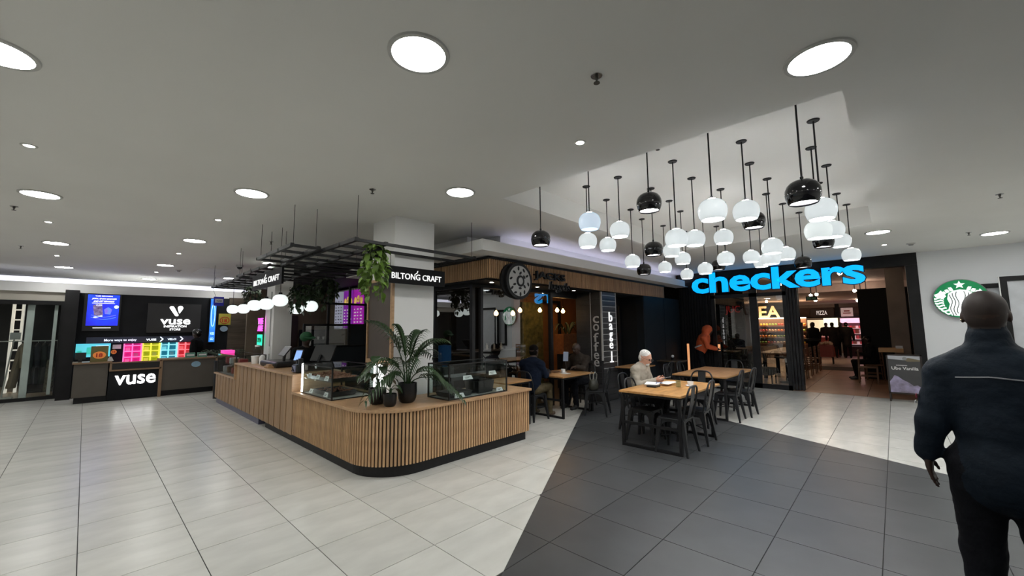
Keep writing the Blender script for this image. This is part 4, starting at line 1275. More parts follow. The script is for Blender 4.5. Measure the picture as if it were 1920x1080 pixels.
# things on the kiosk counter
t = thing('age_stand', 'olive stand card with an orange 18 on the kiosk counter', 'stand', (.27, 13.75, .935))
obj('card', MB().box(.13, 13.72, .935, .42, 13.75, 1.30), M('olive_card', (.16, .14, .045), .6), t)
mb = MB(); mb.prism(ell(.275, 1.09, .11, .085), (0, 13.715, 0), X, Z, .004); obj('oval', mb, orange_p, t)
mb = MB(); add_text(mb, '18', (.22, 13.71, 1.045), X, Z, .11, .09, .004, .03); obj('number', mb, red_p, t)
t = thing('desk_screen', 'small dark desk screen at the kiosk counter left end', 'screen', (-.05, 13.85, .935))
obj('panel', MB().box(-.12, 13.84, 1.0, .06, 13.86, 1.16), plast_bl, t); obj('foot', MB().box(-.06, 13.82, .935, 0, 13.9, 1.0), plast_bl, t)
tagit(obj('paper_sheet', MB().box(.0, 13.66, .935, .12, 13.78, .95), M('pale_blue_sheet', (.4, .6, .75), .5)), 'pale blue sheet lying on the kiosk counter', 'paper')
t = thing('leaflet_holder', 'white leaflet holder at the kiosk counter', 'holder', (.46, 13.8, .935))
mb = MB(); mb.prism([(0, 0), (.13, 0), (.09, .10), (.05, .10)], (.40, 13.8, .935), X, Z, .08); obj('body', mb, card_m, t)
for k in range(2):
    bx = thing('green_box', 'small green carton on the kiosk counter, %s of two' % ('left', 'right')[k], 'carton', (1.98 + .3 * k, 13.75, .935))
    obj('body', MB().box(1.88 + .26 * k, 13.70, .935, 2.08 + .26 * k, 13.82, 1.06), M('mint_carton_%d' % k, (.12, .30, .22), .5), bx)
    obj('print', MB().box(1.90 + .26 * k, 13.695, .98, 2.06 + .26 * k, 13.70, 1.02), card_m, bx)
# right-hand side of the kiosk: blue light box, blue hanging box, yellow notice
t = thing('blue_light_box', 'tall narrow blue light box beside the kiosk logo', 'light box', (2.63, 14.9, 1.3))
obj('housing', MB().box(2.545, 14.92, 1.28, 2.715, 14.99, 2.62), plast_bl, t)
obj('face', MB().box(2.56, 14.91, 1.31, 2.70, 14.92, 2.60), M('glowing_blue_face', (.02, .12, .75), .4, emit=.8, c2=(.05, .35, .95), scale=3), t)
mb = MB()
mb.tube([(2.63 + .045 * math.cos(a * .35), 14.908, 2.1 + .33 * math.sin(a * .35)) for a in range(18)], .008, 5, closed=True)
add_text(mb, 'VUSE', (2.58, 14.91, 1.52), X, Z, .1, .08, .004, .02); add_text(mb, 'GO', (2.59, 14.91, 1.36), X, Z, .08, .08, .004, .02)
obj('print', mb, M('pale_blue_glow_print', (.5, .8, 1), .5, emit=1.5, var=0), t)
t = thing('hanging_blue_sign', 'small tilted blue and white hanging sign by the pergola end', 'sign', (2.62, 14.2, 2.4))
obj('board', MB().box(2.50, 14.2, 2.36, 2.74, 14.24, 2.62), M('royal_blue_board', (.03, .03, .35), .5, emit=.12), t)
mb = MB().box(2.53, 14.195, 2.45, 2.72, 14.20, 2.56); obj('label', mb, card_m, t)
mb = MB(); add_text(mb, 'VUSE', (2.56, 14.194, 2.475), X, Z, .13, .05, .002, .02); obj('lettering', mb, plast_bl, t)
obj('hanger', MB().tube([(2.55, 14.22, 2.62), (2.48, 14.22, 2.8), (2.5, 14.22, 3.2)], .004, 5), black_m, t)
t = thing('age_poster', 'yellow poster with a red 18 on the black wall right of the kiosk', 'poster', (2.95, 14.95, 1.8))
obj('sheet', MB().box(2.78, 14.945, 1.82, 3.09, 14.955, 2.16), M('yellow_poster', (.42, .37, .05), .6), t)
mb = MB(); mb.tube([(2.935 + .115 * math.cos(a * .314), 14.942, 1.96 + .10 * math.sin(a * .314)) for a in range(20)], .012, 5, closed=True)
add_text(mb, '18', (2.87, 14.945, 1.90), X, Z, .13, .11, .004, .03); obj('print', mb, red_p, t)
mb = MB(); mb.prism(ell(2.93, 1.70, .10, .085), (0, 14.95, 0), X, Z, .005)
tagit(obj('round_sticker', mb, M('blue_white_sticker', (.28, .38, .5), .5)), 'round pale blue sticker below the yellow poster', 'sticker')

# ================================================================== CLOTHES SHOP (far left)
w4 = thing('window_4', 'black framed clothes shop window at the far left', None, (-2.5, 15.3, 0), kind='structure')
mb = MB().box(-6.5, 15.26, 0, -.39, 15.34, .08).box(-6.5, 15.26, 2.32, -.39, 15.34, 2.42).box(-.45, 15.26, .08, -.39, 15.34, 2.32).box(-2.6, 15.27, .08, -2.54, 15.33, 2.32)
obj('frame', mb, black_m, w4)
obj('pane', MB().box(-2.54, 15.295, .08, -.45, 15.305, 2.32), clear_m, w4)
post = M('white_shop_post', (.7, .7, .68), .5)
mb = MB().box(-1.0, 15.4, 0, -.88, 15.5, 2.32); obj('inner_post', mb, post, w4)
mb = MB().box(-.56, 15.4, .1, -.50, 15.44, 2.32); obj('inner_post', mb, post, w4)
add = MB()
sfloor = M('sandy_shop_floor', (.48, .40, .32), .4)
obj('floor_clothes_shop', MB().box(-6.5, 15.3, -.05, -.15, 20, 0), sfloor, kind='structure', label='sandy floor inside the clothes shop')
obj('wall_clothes_shop', MB().box(-6.5, 19.8, 0, 0, 20, 2.6).box(-.15, 15.3, 0, -.05, 20, 2.6), M('charcoal_shop_wall', (.05, .052, .058), .7), kind='structure', label='charcoal walls inside the clothes shop')
obj('ceiling_clothes_shop', MB().box(-6.5, 15.5, 2.55, -.05, 20, 2.62), dark_m, kind='structure', label='dark ceiling inside the clothes shop')
wl = M('lit_white_shelf_wall', (.85, .78, .7), .6, emit=.55)
for k, xa in enumerate((-2.05, -1.42)):
    t = thing('lit_shelf_tower', 'lit white shelf tower inside the clothes shop, %s' % ('at the picture edge', 'behind the small sign')[k], 'shelf', (xa + .1, 17.8, 0))
    obj('upright', MB().box(xa, 17.7, 0, xa + .05, 17.9, 2.5).box(xa + .17, 17.7, 0, xa + .22, 17.9, 2.5), wl, t)
    for q in range(8):
        obj('shelf', MB().box(xa + .05, 17.7, .3 + .28 * q, xa + .17, 17.9, .33 + .28 * q), wl, t)
t = thing('sign_stand', 'thin white stand with a small card inside the clothes shop', 'sign stand', (-1.33, 16.3, 0))
obj('pole', MB().tube([(-1.33, 16.3, .02), (-1.22, 16.3, 1.5)], .014, 8), post, t); obj('card', MB().box(-1.30, 16.28, 1.46, -1.12, 16.30, 1.64), card_m, t); obj('base', MB().box(-1.5, 16.15, 0, -1.15, 16.45, .02), post, t)
t = thing('clothes_rail', 'white rail carrying dark garments inside the clothes shop', 'clothes rail', (-.8, 16.3, 0))
obj('rail', MB().tube([(-1.5, 16.3, 1.42), (-.45, 16.3, 1.42)], .013, 8), post, t)
obj('leg', MB().tube([(-1.0, 16.3, 0), (-1.0, 16.3, 1.42)], .014, 8), post, t); obj('leg', MB().tube([(-.47, 16.3, 0), (-.47, 16.3, 1.42)], .014, 8), post, t)
navyc = M('navy_garment', (.010, .013, .02), .85); tan_c = M('tan_garment', (.30, .23, .16), .85); grn_c = M('black_green_garment', (.012, .02, .02), .85)
def garment(label, x, y, z1, z0, w, mm, dx=.0):
    t = thing('hanging_jacket', label, 'garment', (x, y, z0))
    mb = MB(); N = 16; rings = [(z1, .03, .02), (z1 - .05, w * .30, .05), (z1 - .10, w * .48, .07), (z1 - .30, w * .46, .075), ((z0 + z1) / 2, w * .44, .075), (z0, w * .48, .085)]
    base = 0
    for q, (zz, a, b) in enumerate(rings):
        for k in range(N):
            an = 2 * math.pi * k / N
            rip = 1 + (.05 * math.sin(an * 5 + q) if q > 2 else 0)
            mb.v.append((x + b * math.cos(an) * rip + dx * (z1 - zz), y + a * math.sin(an) * rip, zz))
    for q in range(len(rings) - 1):
        for k in range(N):
            a = q * N + k; b = q * N + (k + 1) % N
            mb.f.append((a, a + N, b + N, b)); mb.m.append(0)
    mb.f.append(tuple(range(N))); mb.m.append(0); mb.f.append(tuple((len(rings) - 1) * N + k for k in reversed(range(N)))); mb.m.append(0)
    obj('body', mb, mm, t, smooth=1)
    for sg in (-1, 1):
        obj('sleeve', MB().tube([(x, y + sg * w * .42, z1 - .10), (x + .02, y + sg * w * .56, z1 - .35), (x + .03, y + sg * w * .58, z1 - .62)], [.05, .055, .045], 8), mm, t, smooth=1)
    obj('hanger', MB().tube([(x, y - w * .4, z1 - .09), (x, y, z1), (x, y + w * .4, z1 - .09)], .006, 5).tube([(x, y, z1), (x, y, z1 + .045)], .004, 5), post, t)
    return t
garment('tan coat at the near end of the clothes rail', -1.06, 16.3, 1.37, .25, .44, tan_c, -.12)
for k in range(4):
    garment('dark jacket on the clothes rail, %s after the tan coat' % ORD[k], -.93 + .115 * k, 16.3, 1.37, .32, .46, (grn_c, navyc)[k % 2])
mm_t = M('dark_mannequin_suit', (.006, .007, .011), .8)
t = thing('dark_display_panel', 'tall black display panel behind the garments in the clothes shop', 'panel', (-.75, 17.3, 0))
obj('panel', MB().box(-1.02, 17.3, 0, -.35, 17.36, 2.5), mm_t, t); obj('base', MB().box(-1.0, 17.2, 0, -.4, 17.5, .03), mm_t, t)
garment('pale patterned trousers shape at the right of the clothes rail', -.56, 16.05, .98, .12, .24, M('camouflage_cloth', (.16, .14, .10), .85, var=.6, scale=14))
t = thing('shop_lamp', 'warm ceiling lamp inside the clothes shop', 'lamp', (-1.6, 17.0, 2.52))
obj('lens', MB().lathe([(.0001, 0), (.16, 0), (.16, .02), (.0001, .02)], (-1.6, 17.0, 2.53), 20), M('warm_shop_lamp', (1, .86, .7), .5, emit=24, var=0), t)

# ================================================================== BAGEL SHOP SIGNS
bs = thing('bagel_sign', 'round black and white sprinkled bagel sign on the slatted fascia', 'sign', (5.06, 4.6, 2.14))
mb = MB(); mb.prism(ell(5.06, 2.435, .325, .315, 40), (0, 4.60, 0), X, Z, .08)
mb.prism(ell(4.98, 2.44, .31, .30, 40), (0, 4.66, 0), X, Z, .04)
obj('black_disc', mb, black_m, bs, smooth=.5)
mb = MB(); mb.prism(ell(5.06, 2.435, .268, .262, 40), (0, 4.592, 0), X, Z, .01)
obj('white_face', mb, M('dull_white_sign_face', (.42, .42, .42), .5, var=.03), bs)
mb = MB()
for a, rr, ln in ((100, .215, 90), (62, .21, 125), (135, .20, 150), (85, .135, 45), (28, .205, 30), (35, .13, 130), (172, .225, 30), (-12, .215, 110), (205, .15, 15), (212, .235, 40), (-38, .145, 130), (-90, .125, 0), (-120, .235, 10), (-88, .225, 90), (-60, .215, 85)):
    cxs, cys = 5.06 + rr * math.cos(math.radians(a)), 2.435 + rr * math.sin(math.radians(a))
    obj('sprinkle', MB().prism(ell(cxs, cys, .036, .019, 12, math.radians(ln)), (0, 4.586, 0), X, Z, .008), black_m, bs)
mb.prism(ell(5.07, 2.435, .098, .098, 28), (0, 4.587, 0), X, Z, .006)
obj('ring', mb, black_m, bs)
mb = MB(); mb.prism(ell(5.07, 2.435, .055, .062, 24), (0, 4.582, 0), X, Z, .006)
obj('centre_hole', mb, MATS['dull_white_sign_face'], bs)
js = thing('shop_name_sign', 'black name lettering with script below on the slatted fascia', 'sign', (6.0, 4.63, 2.3))
mb = MB(); add_text(mb, 'JACKS', (5.50, 4.66, 2.49), X, Z, .92, .175, .04, .02)
obj('name_lettering', mb, black_m, js)
mb = MB(); add_text(mb, 'bagels', (5.90, 4.655, 2.30), X, Z, .60, .20, .03, .008, shear=.25)
obj('script_outline', mb, M('grey_script_edge', (.25, .25, .25), .5, var=0), js)
mb = MB(); add_text(mb, 'bagels', (5.90, 4.622, 2.30), X, Z, .60, .20, .03, -.004, shear=.25)
obj('script_lettering', mb, black_m, js)
obj('bracket', MB().bar((5.55, 4.70, 2.6), (6.4, 4.70, 2.6), .05, .02), black_m, js)

# ---- inside the bagel shop
for k, (x, y) in enumerate(((9.6, 7.2), (11.2, 7.0), (8.5, 6.9))):  # ceiling spots added to brighten the orange wall and the patterned panel
    t = thing('added_inner_spot', 'warm ceiling spot added to brighten the bagel shop, %s' % ('left of the pier', 'right of the pier', 'above the patterned panel')[k], 'spotlight', (x, y, 2.86))
    obj('lens', MB().lathe([(.0001, 0), (.06, 0), (.06, .02), (.0001, .02)], (x, y, 2.87), 16), M('warm_added_spot_%d' % k, (1, .6, .28), .5, emit=(170, 14, 90)[k], var=0), t); obj('can', MB().lathe([(.07, -.01), (.07, .03), (.062, .03), (.062, -.01), (.07, -.01)], (x, y, 2.87), 16), black_m, t)
bulb_warm = M('warm_filament_bulb', (1, .55, .20), .3, emit=26, var=0)
for k, (x, y, z) in enumerate(((6.35, 6.5, 1.97), (6.9, 6.5, 1.98), (7.15, 6.5, 2.06), (7.90, 6.5, 2.08), (8.62, 6.5, 2.10), (8.88, 6.5, 2.08))):
    t = thing('filament_lamp', 'warm glowing bulb hanging inside the bagel shop, %s from the left' % ORD[k], 'pendant lamp', (x, y, z - .05), 'bulbs inside the bagel shop')
    obj('bulb', MB().lathe([(.0001, -.055), (.03, -.048), (.05, -.015), (.045, .02), (.02, .05), (.014, .07)], (x, y, z), 16), bulb_warm, t, smooth=1)
    obj('socket', MB().lathe([(.017, .065), (.017, .12), (.0001, .125)], (x, y, z), 10), black_m, t); obj('cord', MB().tube([(x, y, z + .12), (x, y, 2.9)], .005, 5), black_m, t)
osb = M('orange_osb_box', (.36, .13, .045), .7, c2=(.22, .08, .03), scale=16, detail=5)
for k, (xa, xb, ya) in enumerate(((8.95, 9.75, 6.55), (11.15, 11.8, 6.1))):
    t = thing('planter_box', 'orange planter box with a dark palm, %s of the lettered pier' % ('left', 'right')[k], 'planter', ((xa + xb) / 2, ya + .15, .9))
    obj('box', MB().box(xa, ya, .92, xb, ya + .3, 1.46), osb, t); obj('stand', MB().box(xa + .05, ya + .03, 0, xb - .05, ya + .27, .92), dark_m, t)
    for q in range(14):
        an = q * 2.4; L = .3 + .15 * ((q * 5) % 3)
        mb = MB(); b = Vector(((xa + xb) / 2 + .1 * math.cos(an), ya + .15, 1.44))
        leaf_pts(mb, b, b + Vector((math.cos(an) * L, math.sin(an) * L * .5, .28 + .1 * (q % 3))), .05, sag=.5, n=5)
        obj('leaf', mb, leafd_m, t)
t = thing('dark_door_frame', 'dark timber frame against the orange wall inside the bagel shop', 'frame', (9.9, 7.9, 0))
obj('stile', MB().box(9.55, 7.9, 0, 9.62, 7.98, 2.5), dark_m, t); obj('stile', MB().box(10.6, 7.9, 0, 10.67, 7.98, 2.5), dark_m, t); obj('head', MB().box(9.62, 7.9, 2.43, 10.6, 7.98, 2.5), dark_m, t)
tagit(obj('mottled_panel', MB().box(8.25, 7.42, 0, 9.15, 7.5, 2.35), M('yellow_green_patterned_panel', (.36, .31, .10), .7, c2=(.09, .10, .035), scale=9, detail=8)), 'yellow green patterned panel behind the bagel shop window', 'screen')  # upright panel with a mottled yellow green noise colour
t = thing('water_bottle', 'blue water bottle on a stand behind the side window of the bagel shop', 'water cooler', (5.0, 6.6, 0))
obj('bottle', MB().lathe([(.0001, 0), (.05, 0), (.06, .05), (.13, .1), (.13, .42), (.0001, .44)], (5.0, 6.6, .88), 18), M('blue_plastic', (.03, .16, .45), .3, emit=.05), t, smooth=.7)
obj('stand', MB().box(4.87, 6.47, 0, 5.13, 6.73, .88), M('grey_cooler', (.2, .2, .21), .5), t)
t = thing('shop_counter', 'dark service counter inside the bagel shop', 'counter', (6.2, 7.8, 0))
obj('body', MB().box(5.2, 7.6, 0, 8.2, 8.1, 1.05), dark_m, t); obj('top', MB().box(5.15, 7.55, 1.05, 8.25, 8.15, 1.09), M('steel_counter', (.3, .3, .3), .3, metal=.8), t)
for k in range(7):
    tagit(obj('sauce_bottle', MB().lathe([(.0001, 0), (.03, 0), (.03, .11), (.012, .14), (.012, .17), (.0001, .17)], (7.0 + .13 * k, 7.65, 1.09), 10), card_m if k % 2 else dark_m), 'small bottle on the bagel shop counter, %s along' % ORD[k], 'bottle', 'bottles on the bagel shop counter')

# ================================================================== FURNITURE
def tbl(label, x0, x1, y0, y1, zt=.75, mm=table_m, xo=None, ped=False, group=None):
    t = thing('dining_table', label, 'table', ((x0 + x1) / 2, (y0 + y1) / 2, 0), group)
    obj('table_top', MB().box(x0, y0, zt - .028, x1, y1, zt), mm, t, bevel=.004)
    obj('apron', MB().box(x0 + .03, y0 + .03, zt - .06, x1 - .03, y1 - .03, zt - .028), black_m, t)
    w = .038
    if ped:
        cx_, cy_ = (x0 + x1) / 2, (y0 + y1) / 2
        obj('leg', MB().box(cx_ - .04, cy_ - .04, .02, cx_ + .04, cy_ + .04, zt - .06), black_m, t); obj('foot_plate', MB().box(cx_ - .22, cy_ - .22, 0, cx_ + .22, cy_ + .22, .02), black_m, t)
        return t
    for xe in ((x0 + .02, x1 - .02 - w) if not xo else xo):
        for ye in (y0 + .02, y1 - .02 - w):
            obj('leg', MB().box(xe, ye, 0, xe + w, ye + w, zt - .06), black_m, t)
        obj('floor_bar', MB().box(xe, y0 + .02 + w, 0, xe + w, y1 - .02 - w, .035), black_m, t)
        obj('cross_bar', MB().box(xe + .004, y0 + .02 + w, .30, xe + w - .004, y1 - .02 - w, .335), black_m, t)
    return t
tbl('golden oak table with black frame legs where the old man sits', 5.24, 6.80, 2.03, 2.90, xo=(5.26, 6.48))
tbl('brown oak table with black frame legs behind the front table', 7.68, 9.5, 2.18, 3.12, mm=tablefar_m)
tbl('brown oak table between the two men by the bagel shop window', 5.97, 7.0, 4.40, 5.24, mm=tablefar_m)
tbl('oak table corner showing just behind the slatted counter end', 4.70, 5.36, 4.62, 5.20, mm=tablefar_m)
tbl('dark brown table behind the old man beside the lettered pier', 8.3, 9.2, 4.12, 4.66, mm=tablefar_m, ped=True)
tbl('small dark table against the blue-black wall', 10.5, 11.05, 4.05, 4.66, mm=M('dark_brown_top', (.09, .06, .035), .4), ped=True)

# ---- metal chair
def make_chair():
    t = thing('metal_chair', 'charcoal metal cafe chair', 'chair', (0, 0, 0), 'charcoal metal chairs at the cafe tables')
    def P_(n, mb, **k): return obj(n, mb, chair_m, t, local=True, **k)
    seat = rrect(-.185, -.18, .185, .18, .05, 5)
    mb = MB(); mb.prism(seat, (0, 0, .452), X, Y, .022); P_('seat', mb, bevel=.006)
    for sx in (-1, 1):
        for sy in (-1, 1):
            a = Vector((sx * .150, sy * .145, .435)); b = Vector((sx * .205, sy * (.215 if sy < 0 else .195), 0))
            dx = Vector((sx * .03, 0, 0)); dy = Vector((0, sy * .03, 0))
            mb = MB()
            top = [a + dx + dy, a + dx - dy, a - dx - dy * 1.0, a - dx + dy]
            bot = [b + dx * .42 + dy * .42, b + dx * .42 - dy * .42, b - dx * .42 - dy * .42, b - dx * .42 + dy * .42]
            mb.add(top + bot, [(0, 1, 2, 3), (7, 6, 5, 4), (0, 4, 5, 1), (1, 5, 6, 2), (2, 6, 7, 3), (3, 7, 4, 0)])
            lg = P_('leg', mb, smooth=.3)
    def apron(p, q, n):
        mb = MB(); p, q = vec(p), vec(q); L = (q - p).length; r = (q - p).normalized(); u = (Z - n * .0)
        poly = [(0, .0), (0, -.15), (.015, -.15)]
        for k in range(9):
            an = math.pi - math.pi * k / 8
            poly.append((L / 2 + (L / 2 - .03) * math.cos(an), -.12 + .085 * math.sin(an)))
        poly += [(L - .015, -.15), (L, -.15), (L, 0)]
        poly = poly[::-1]
        mb.prism(poly, p, r, Z, .006)
        return mb
    P_('apron', apron((-.165, -.165, .445), (.165, -.165, .445), Y)); P_('apron', apron((.165, .165, .445), (-.165, .165, .445), Y))
    P_('apron', apron((.17, -.155, .445), (.17, .155, .445), X)); P_('apron', apron((-.17, .155, .445), (-.17, -.155, .445), X))
    pts = []
    for k in range(21):
        s_ = k / 20
        an = math.pi * (1 - s_)
        xx = .185 * (abs(math.cos(an)) ** .55) * (1 if math.cos(an) > 0 else -1)
        zz = .45 + .415 * (math.sin(an) ** .42)
        yy = -.165 - .085 * (zz - .45) / .41
        pts.append((xx, yy, zz))
    P_('back_hoop', MB().tube(pts, .0125, 8), smooth=1)
    mb = MB()
    vs, fs = [], []
    for i in range(7):
        zz = .44 + .415 * i / 6; yy = -.165 - .085 * (zz - .45) / .41 - .012 * math.sin(math.pi * i / 6)
        for xx, dd in ((-.062, .0), (.062, .0), (.062, -.005), (-.062, -.005)):
            vs.append((xx, yy + dd, zz))
    for i in range(6):
        for k in range(4):
            a = i * 4 + k; b = i * 4 + (k + 1) % 4
            fs.append((a, b, b + 4, a + 4))
    fs += [(3, 2, 1, 0), (24, 25, 26, 27)]
    mb.add(vs, fs); P_('back_splat', mb)
    mb = MB().bar((-.15, -.145, .22), (.15, .14, .22), .012, .012).bar((.15, -.145, .22), (-.15, .14, .22), .012, .012); P_('brace', mb)
    return t
PI = math.pi
chair0 = make_chair()
chairs = [   # x, y, facing angle (0 faces +Y), label
    (5.46, 2.20, 0.0, 'charcoal metal chair pushed in at the near right side of the golden oak table'),
    (6.14, 2.19, .05, 'charcoal metal chair at the right side of the golden oak table, farther one'),
    (7.16, 2.49, PI / 2, 'charcoal metal chair at the far end of the golden oak table'),
    (5.72, 2.74, PI, 'charcoal metal chair at the near left side of the golden oak table'),
    (6.22, 3.12, PI, 'charcoal metal chair the old man in the grey sweater sits on'),
    (7.92, 2.24, .04, 'charcoal metal chair at the right side of the second table, nearer one'),
    (8.50, 2.18, -.03, 'charcoal metal chair at the right side of the second table, farther one'),
    (9.92, 2.70, PI / 2, 'charcoal metal chair at the far end of the second table'),
    (8.25, 3.22, PI, 'charcoal metal chair at the left side of the second table, nearer one'),
    (9.0, 3.24, PI, 'charcoal metal chair at the left side of the second table, farther one'),
    (6.76, 4.20, .35, 'charcoal metal chair with a bag on its seat by the lettered pier'),
    (5.66, 4.86, -PI / 2, 'charcoal metal chair under the man in the navy top'),
    (7.33, 4.90, PI / 2, 'charcoal metal chair under the man in the brown jacket'),
    (8.9, 3.86, 0, 'charcoal metal chair at the dark table behind the old man')]
for k, (x, y, a, lb) in enumerate(chairs):
    if k == 0:
        chair0.location = (x, y, 0); chair0.rotation_euler = (0, 0, a); chair0['label'] = lb
    else:
        dup(chair0, (x, y, 0), a, lb)

# ---- things on the tables
def cup(label, x, y, z):
    t = thing('coffee_cup', label, 'cup', (x, y, z))
    obj('saucer', MB().lathe([(.0001, 0), (.04, 0), (.072, .012), (.072, .015), (.04, .006), (.0001, .006)], (x, y, z), 24), print_white, t, smooth=.6)
    obj('bowl', MB().lathe([(.0001, .006), (.025, .006), (.04, .03), (.044, .07), (.040, .07), (.034, .03), (.0001, .018)], (x, y, z), 24), print_white, t, smooth=.7)
    obj('handle', MB().tube([(x + .04, y, z + .06), (x + .066, y, z + .055), (x + .066, y, z + .032), (x + .038, y, z + .025)], .005, 6), print_white, t, smooth=1)
cup('white coffee cup and saucer beside the water glass', 6.22, 2.26, .75)
cup('white coffee cup and saucer on the table between the two men', 6.55, 4.82, .75)
t = thing('water_glass', 'clear tumbler of water on the golden oak table', 'glass', (6.02, 2.36, .75))
obj('tumbler', MB().lathe([(.0001, 0), (.032, 0), (.038, .13), (.036, .13), (.030, .008), (.0001, .008)], (6.02, 2.36, .75), 24), clear_m, t, smooth=.6)
obj('water', MB().lathe([(.0001, .009), (.030, .009), (.034, .085), (.0001, .085)], (6.02, 2.36, .75), 20), glass_mat('water_fill', (.82, .87, .88), 1.33), t, smooth=.6)
t = thing('newspaper', 'folded white newspaper pages lying on the golden oak table', 'newspaper', (5.98, 2.66, .75))
mb = MB()
mb.obox((5.80, 2.56, .785), Vector((.9, .3, 0)).normalized(), Vector((-.3, .9, 0)).normalized(), Z, .30, .20, .008)
obj('page', mb, card_m, t)
mb = MB(); mb.obox((6.0, 2.50, .778), Vector((.98, -.15, .06)).normalized(), Vector((.15, .98, 0)).normalized(), Z, .24, .17, .006); obj('page', mb, card_m, t)
mb = MB(); mb.obox((5.86, 2.62, .7935), Vector((.9, .3, 0)).normalized(), Vector((-.3, .9, 0)).normalized(), Z, .16, .012, .001); mb.obox((6.02, 2.6, .7935), Vector((.9, .3, 0)).normalized(), Vector((-.3, .9, 0)).normalized(), Z, .05, .09, .001)
obj('print', mb, M('blue_grey_print', (.10, .14, .30), .7), t)
tagit(obj('spectacle_case', MB().box(5.74, 2.58, .75, 5.92, 2.72, .782), plast_bl, bevel=.012), 'black case under the newspaper on the golden oak table', 'case')
tagit(obj('paper_napkin', MB().box(6.35, 4.62, .75, 6.52, 4.78, .756), print_white), 'crumpled white napkin on the table between the two men', 'napkin')
t = thing('sauce_bottles', 'small dark salt and pepper holder on the men’s table', 'condiment holder', (6.2, 5.02, .75))
for k in range(3):
    obj('shaker', MB().lathe([(.0001, 0), (.018, 0), (.018, .06), (.010, .08), (.010, .10), (.0001, .102)], (6.14 + .05 * k, 5.02, .75), 12), (plast_bl, card_m, plast_bl)[k], t)
tagit(obj('book', MB().box(6.42, 4.92, .75, 6.66, 5.08, .765), M('brown_cover', (.10, .05, .03), .6)), 'thin brown booklet beside the cup on the men’s table', 'book')
t = thing('hat', 'dark cap lying on the table between the two men', 'cap', (6.38, 5.1, .75))
mb = MB(); mb.ball((6.38, 5.1, .765), .09, .075, .06, 16); obj('crown', mb, plast_bl, t, smooth=1)
t = thing('small_vase', 'small white pot on the dark table against the wall', 'vase', (10.8, 4.35, .75))
obj('pot', MB().lathe([(.0001, 0), (.035, 0), (.04, .07), (.0001, .07)], (10.8, 4.35, .75), 14), dark_m, t); obj('flower', MB().ball((10.8, 4.35, .85), .04, n=10), print_white, t, smooth=1)
# bag on the chair
t = thing('hand_bag', 'dark green handbag with grey handles standing on the metal chair', 'bag', (6.72, 4.24, .452))
mb = MB(); N = 16
for q, (zz, a, b) in enumerate(((.452, .10, .05), (.47, .12, .065), (.55, .125, .07), (.63, .10, .05), (.65, .085, .03))):
    for k in range(N):
        an = 2 * PI * k / N
        mb.v.append((6.72 + a * math.cos(an) * .9, 4.24 + b * math.sin(an) * 1.2, zz))
for q in range(4):
    for k in range(N):
        a = q * N + k; b = q * N + (k + 1) % N
        mb.f.append((a, b, b + N, a + N)); mb.m.append(0)
mb.f += [tuple(reversed(range(N))), tuple(4 * N + k for k in range(N))]; mb.m += [0, 0]
obj('body', mb, M('olive_black_leather', (.035, .035, .025), .45), t, smooth=1)
for s_ in (-1, 1):
    obj('handle', MB().tube([(6.66, 4.24 + s_ * .03, .64), (6.66, 4.24 + s_ * .04, .74), (6.72, 4.24 + s_ * .04, .79), (6.78, 4.24 + s_ * .04, .74), (6.78, 4.24 + s_ * .03, .64)], .008, 6), M('grey_strap', (.25, .25, .22), .6) if 'grey_strap' not in MATS else MATS['grey_strap'], t, smooth=1)

# ================================================================== SUPERMARKET SIGN (big cyan letters)
sg = thing('supermarket_sign', 'large glowing cyan lettering over the supermarket entrance', 'sign', (12.3, 2.3, 2.6))
vs, fs = text_geo('checkers', .028, .5, .97)
lo, hi = vs.min(0), vs.max(0)
adj = {}
def find(a):
    while par[a] != a:
        par[a] = par[par[a]]; a = par[a]
    return a
par = list(range(len(vs)))
for f in fs:
    for a in f[1:]:
        par[find(a)] = find(f[0])
isl = {}
for n_, f in enumerate(fs): isl.setdefault(find(f[0]), []).append(f)
Y1, Y0 = 4.28, .40
def zmap(b): return 2.585 + b / .74 * .475 if b < .74 else 3.06 + (b - .74) / .26 * .105
for root_, ff in sorted(isl.items(), key=lambda kv: min(vs[i][0] for f in kv[1] for i in f)):
    idx = sorted({i for f in ff for i in f}); mp_ = {i: n_ for n_, i in enumerate(idx)}
    for nm, mm, x_f, dep, gr in (('letter_back', black_m, 12.30, .06, 1.0), ('letter', cyan_lit, 12.285, .02, 1.0)):
        pts_ = []
        for i in idx:
            p = vs[i]
            a = (p[0] - lo[0]) / (hi[0] - lo[0]); b = (p[1] - lo[1]) / (hi[1] - lo[1])
            pts_.append((x_f - dep * .0 + (.5 - p[2]) / 1.0 * dep, Y1 - a * (Y1 - Y0), zmap(b)))
        mb = MB(); mb.add(pts_, [tuple(mp_[i] for i in f) for f in ff])
        if nm == 'letter_back':
            continue
        obj(nm, mb, mm, sg)
vs2, fs2 = text_geo('checkers', .042, .5, .97)
mb = MB()
for p in vs2: pass
lo2, hi2 = vs2.min(0), vs2.max(0)
mb.add([(12.31 + (.5 - p[2]) * .05, Y1 - (p[0] - lo[0]) / (hi[0] - lo[0]) * (Y1 - Y0), zmap((p[1] - lo[1]) / (hi[1] - lo[1]))) for p in vs2], fs2)
obj('letter_outline', mb, black_m, sg)
for yy in (3.3, 1.6):
    obj('bracket', MB().box(12.34, yy - .02, 2.7, 12.37, yy + .02, 3.0), black_m, sg)

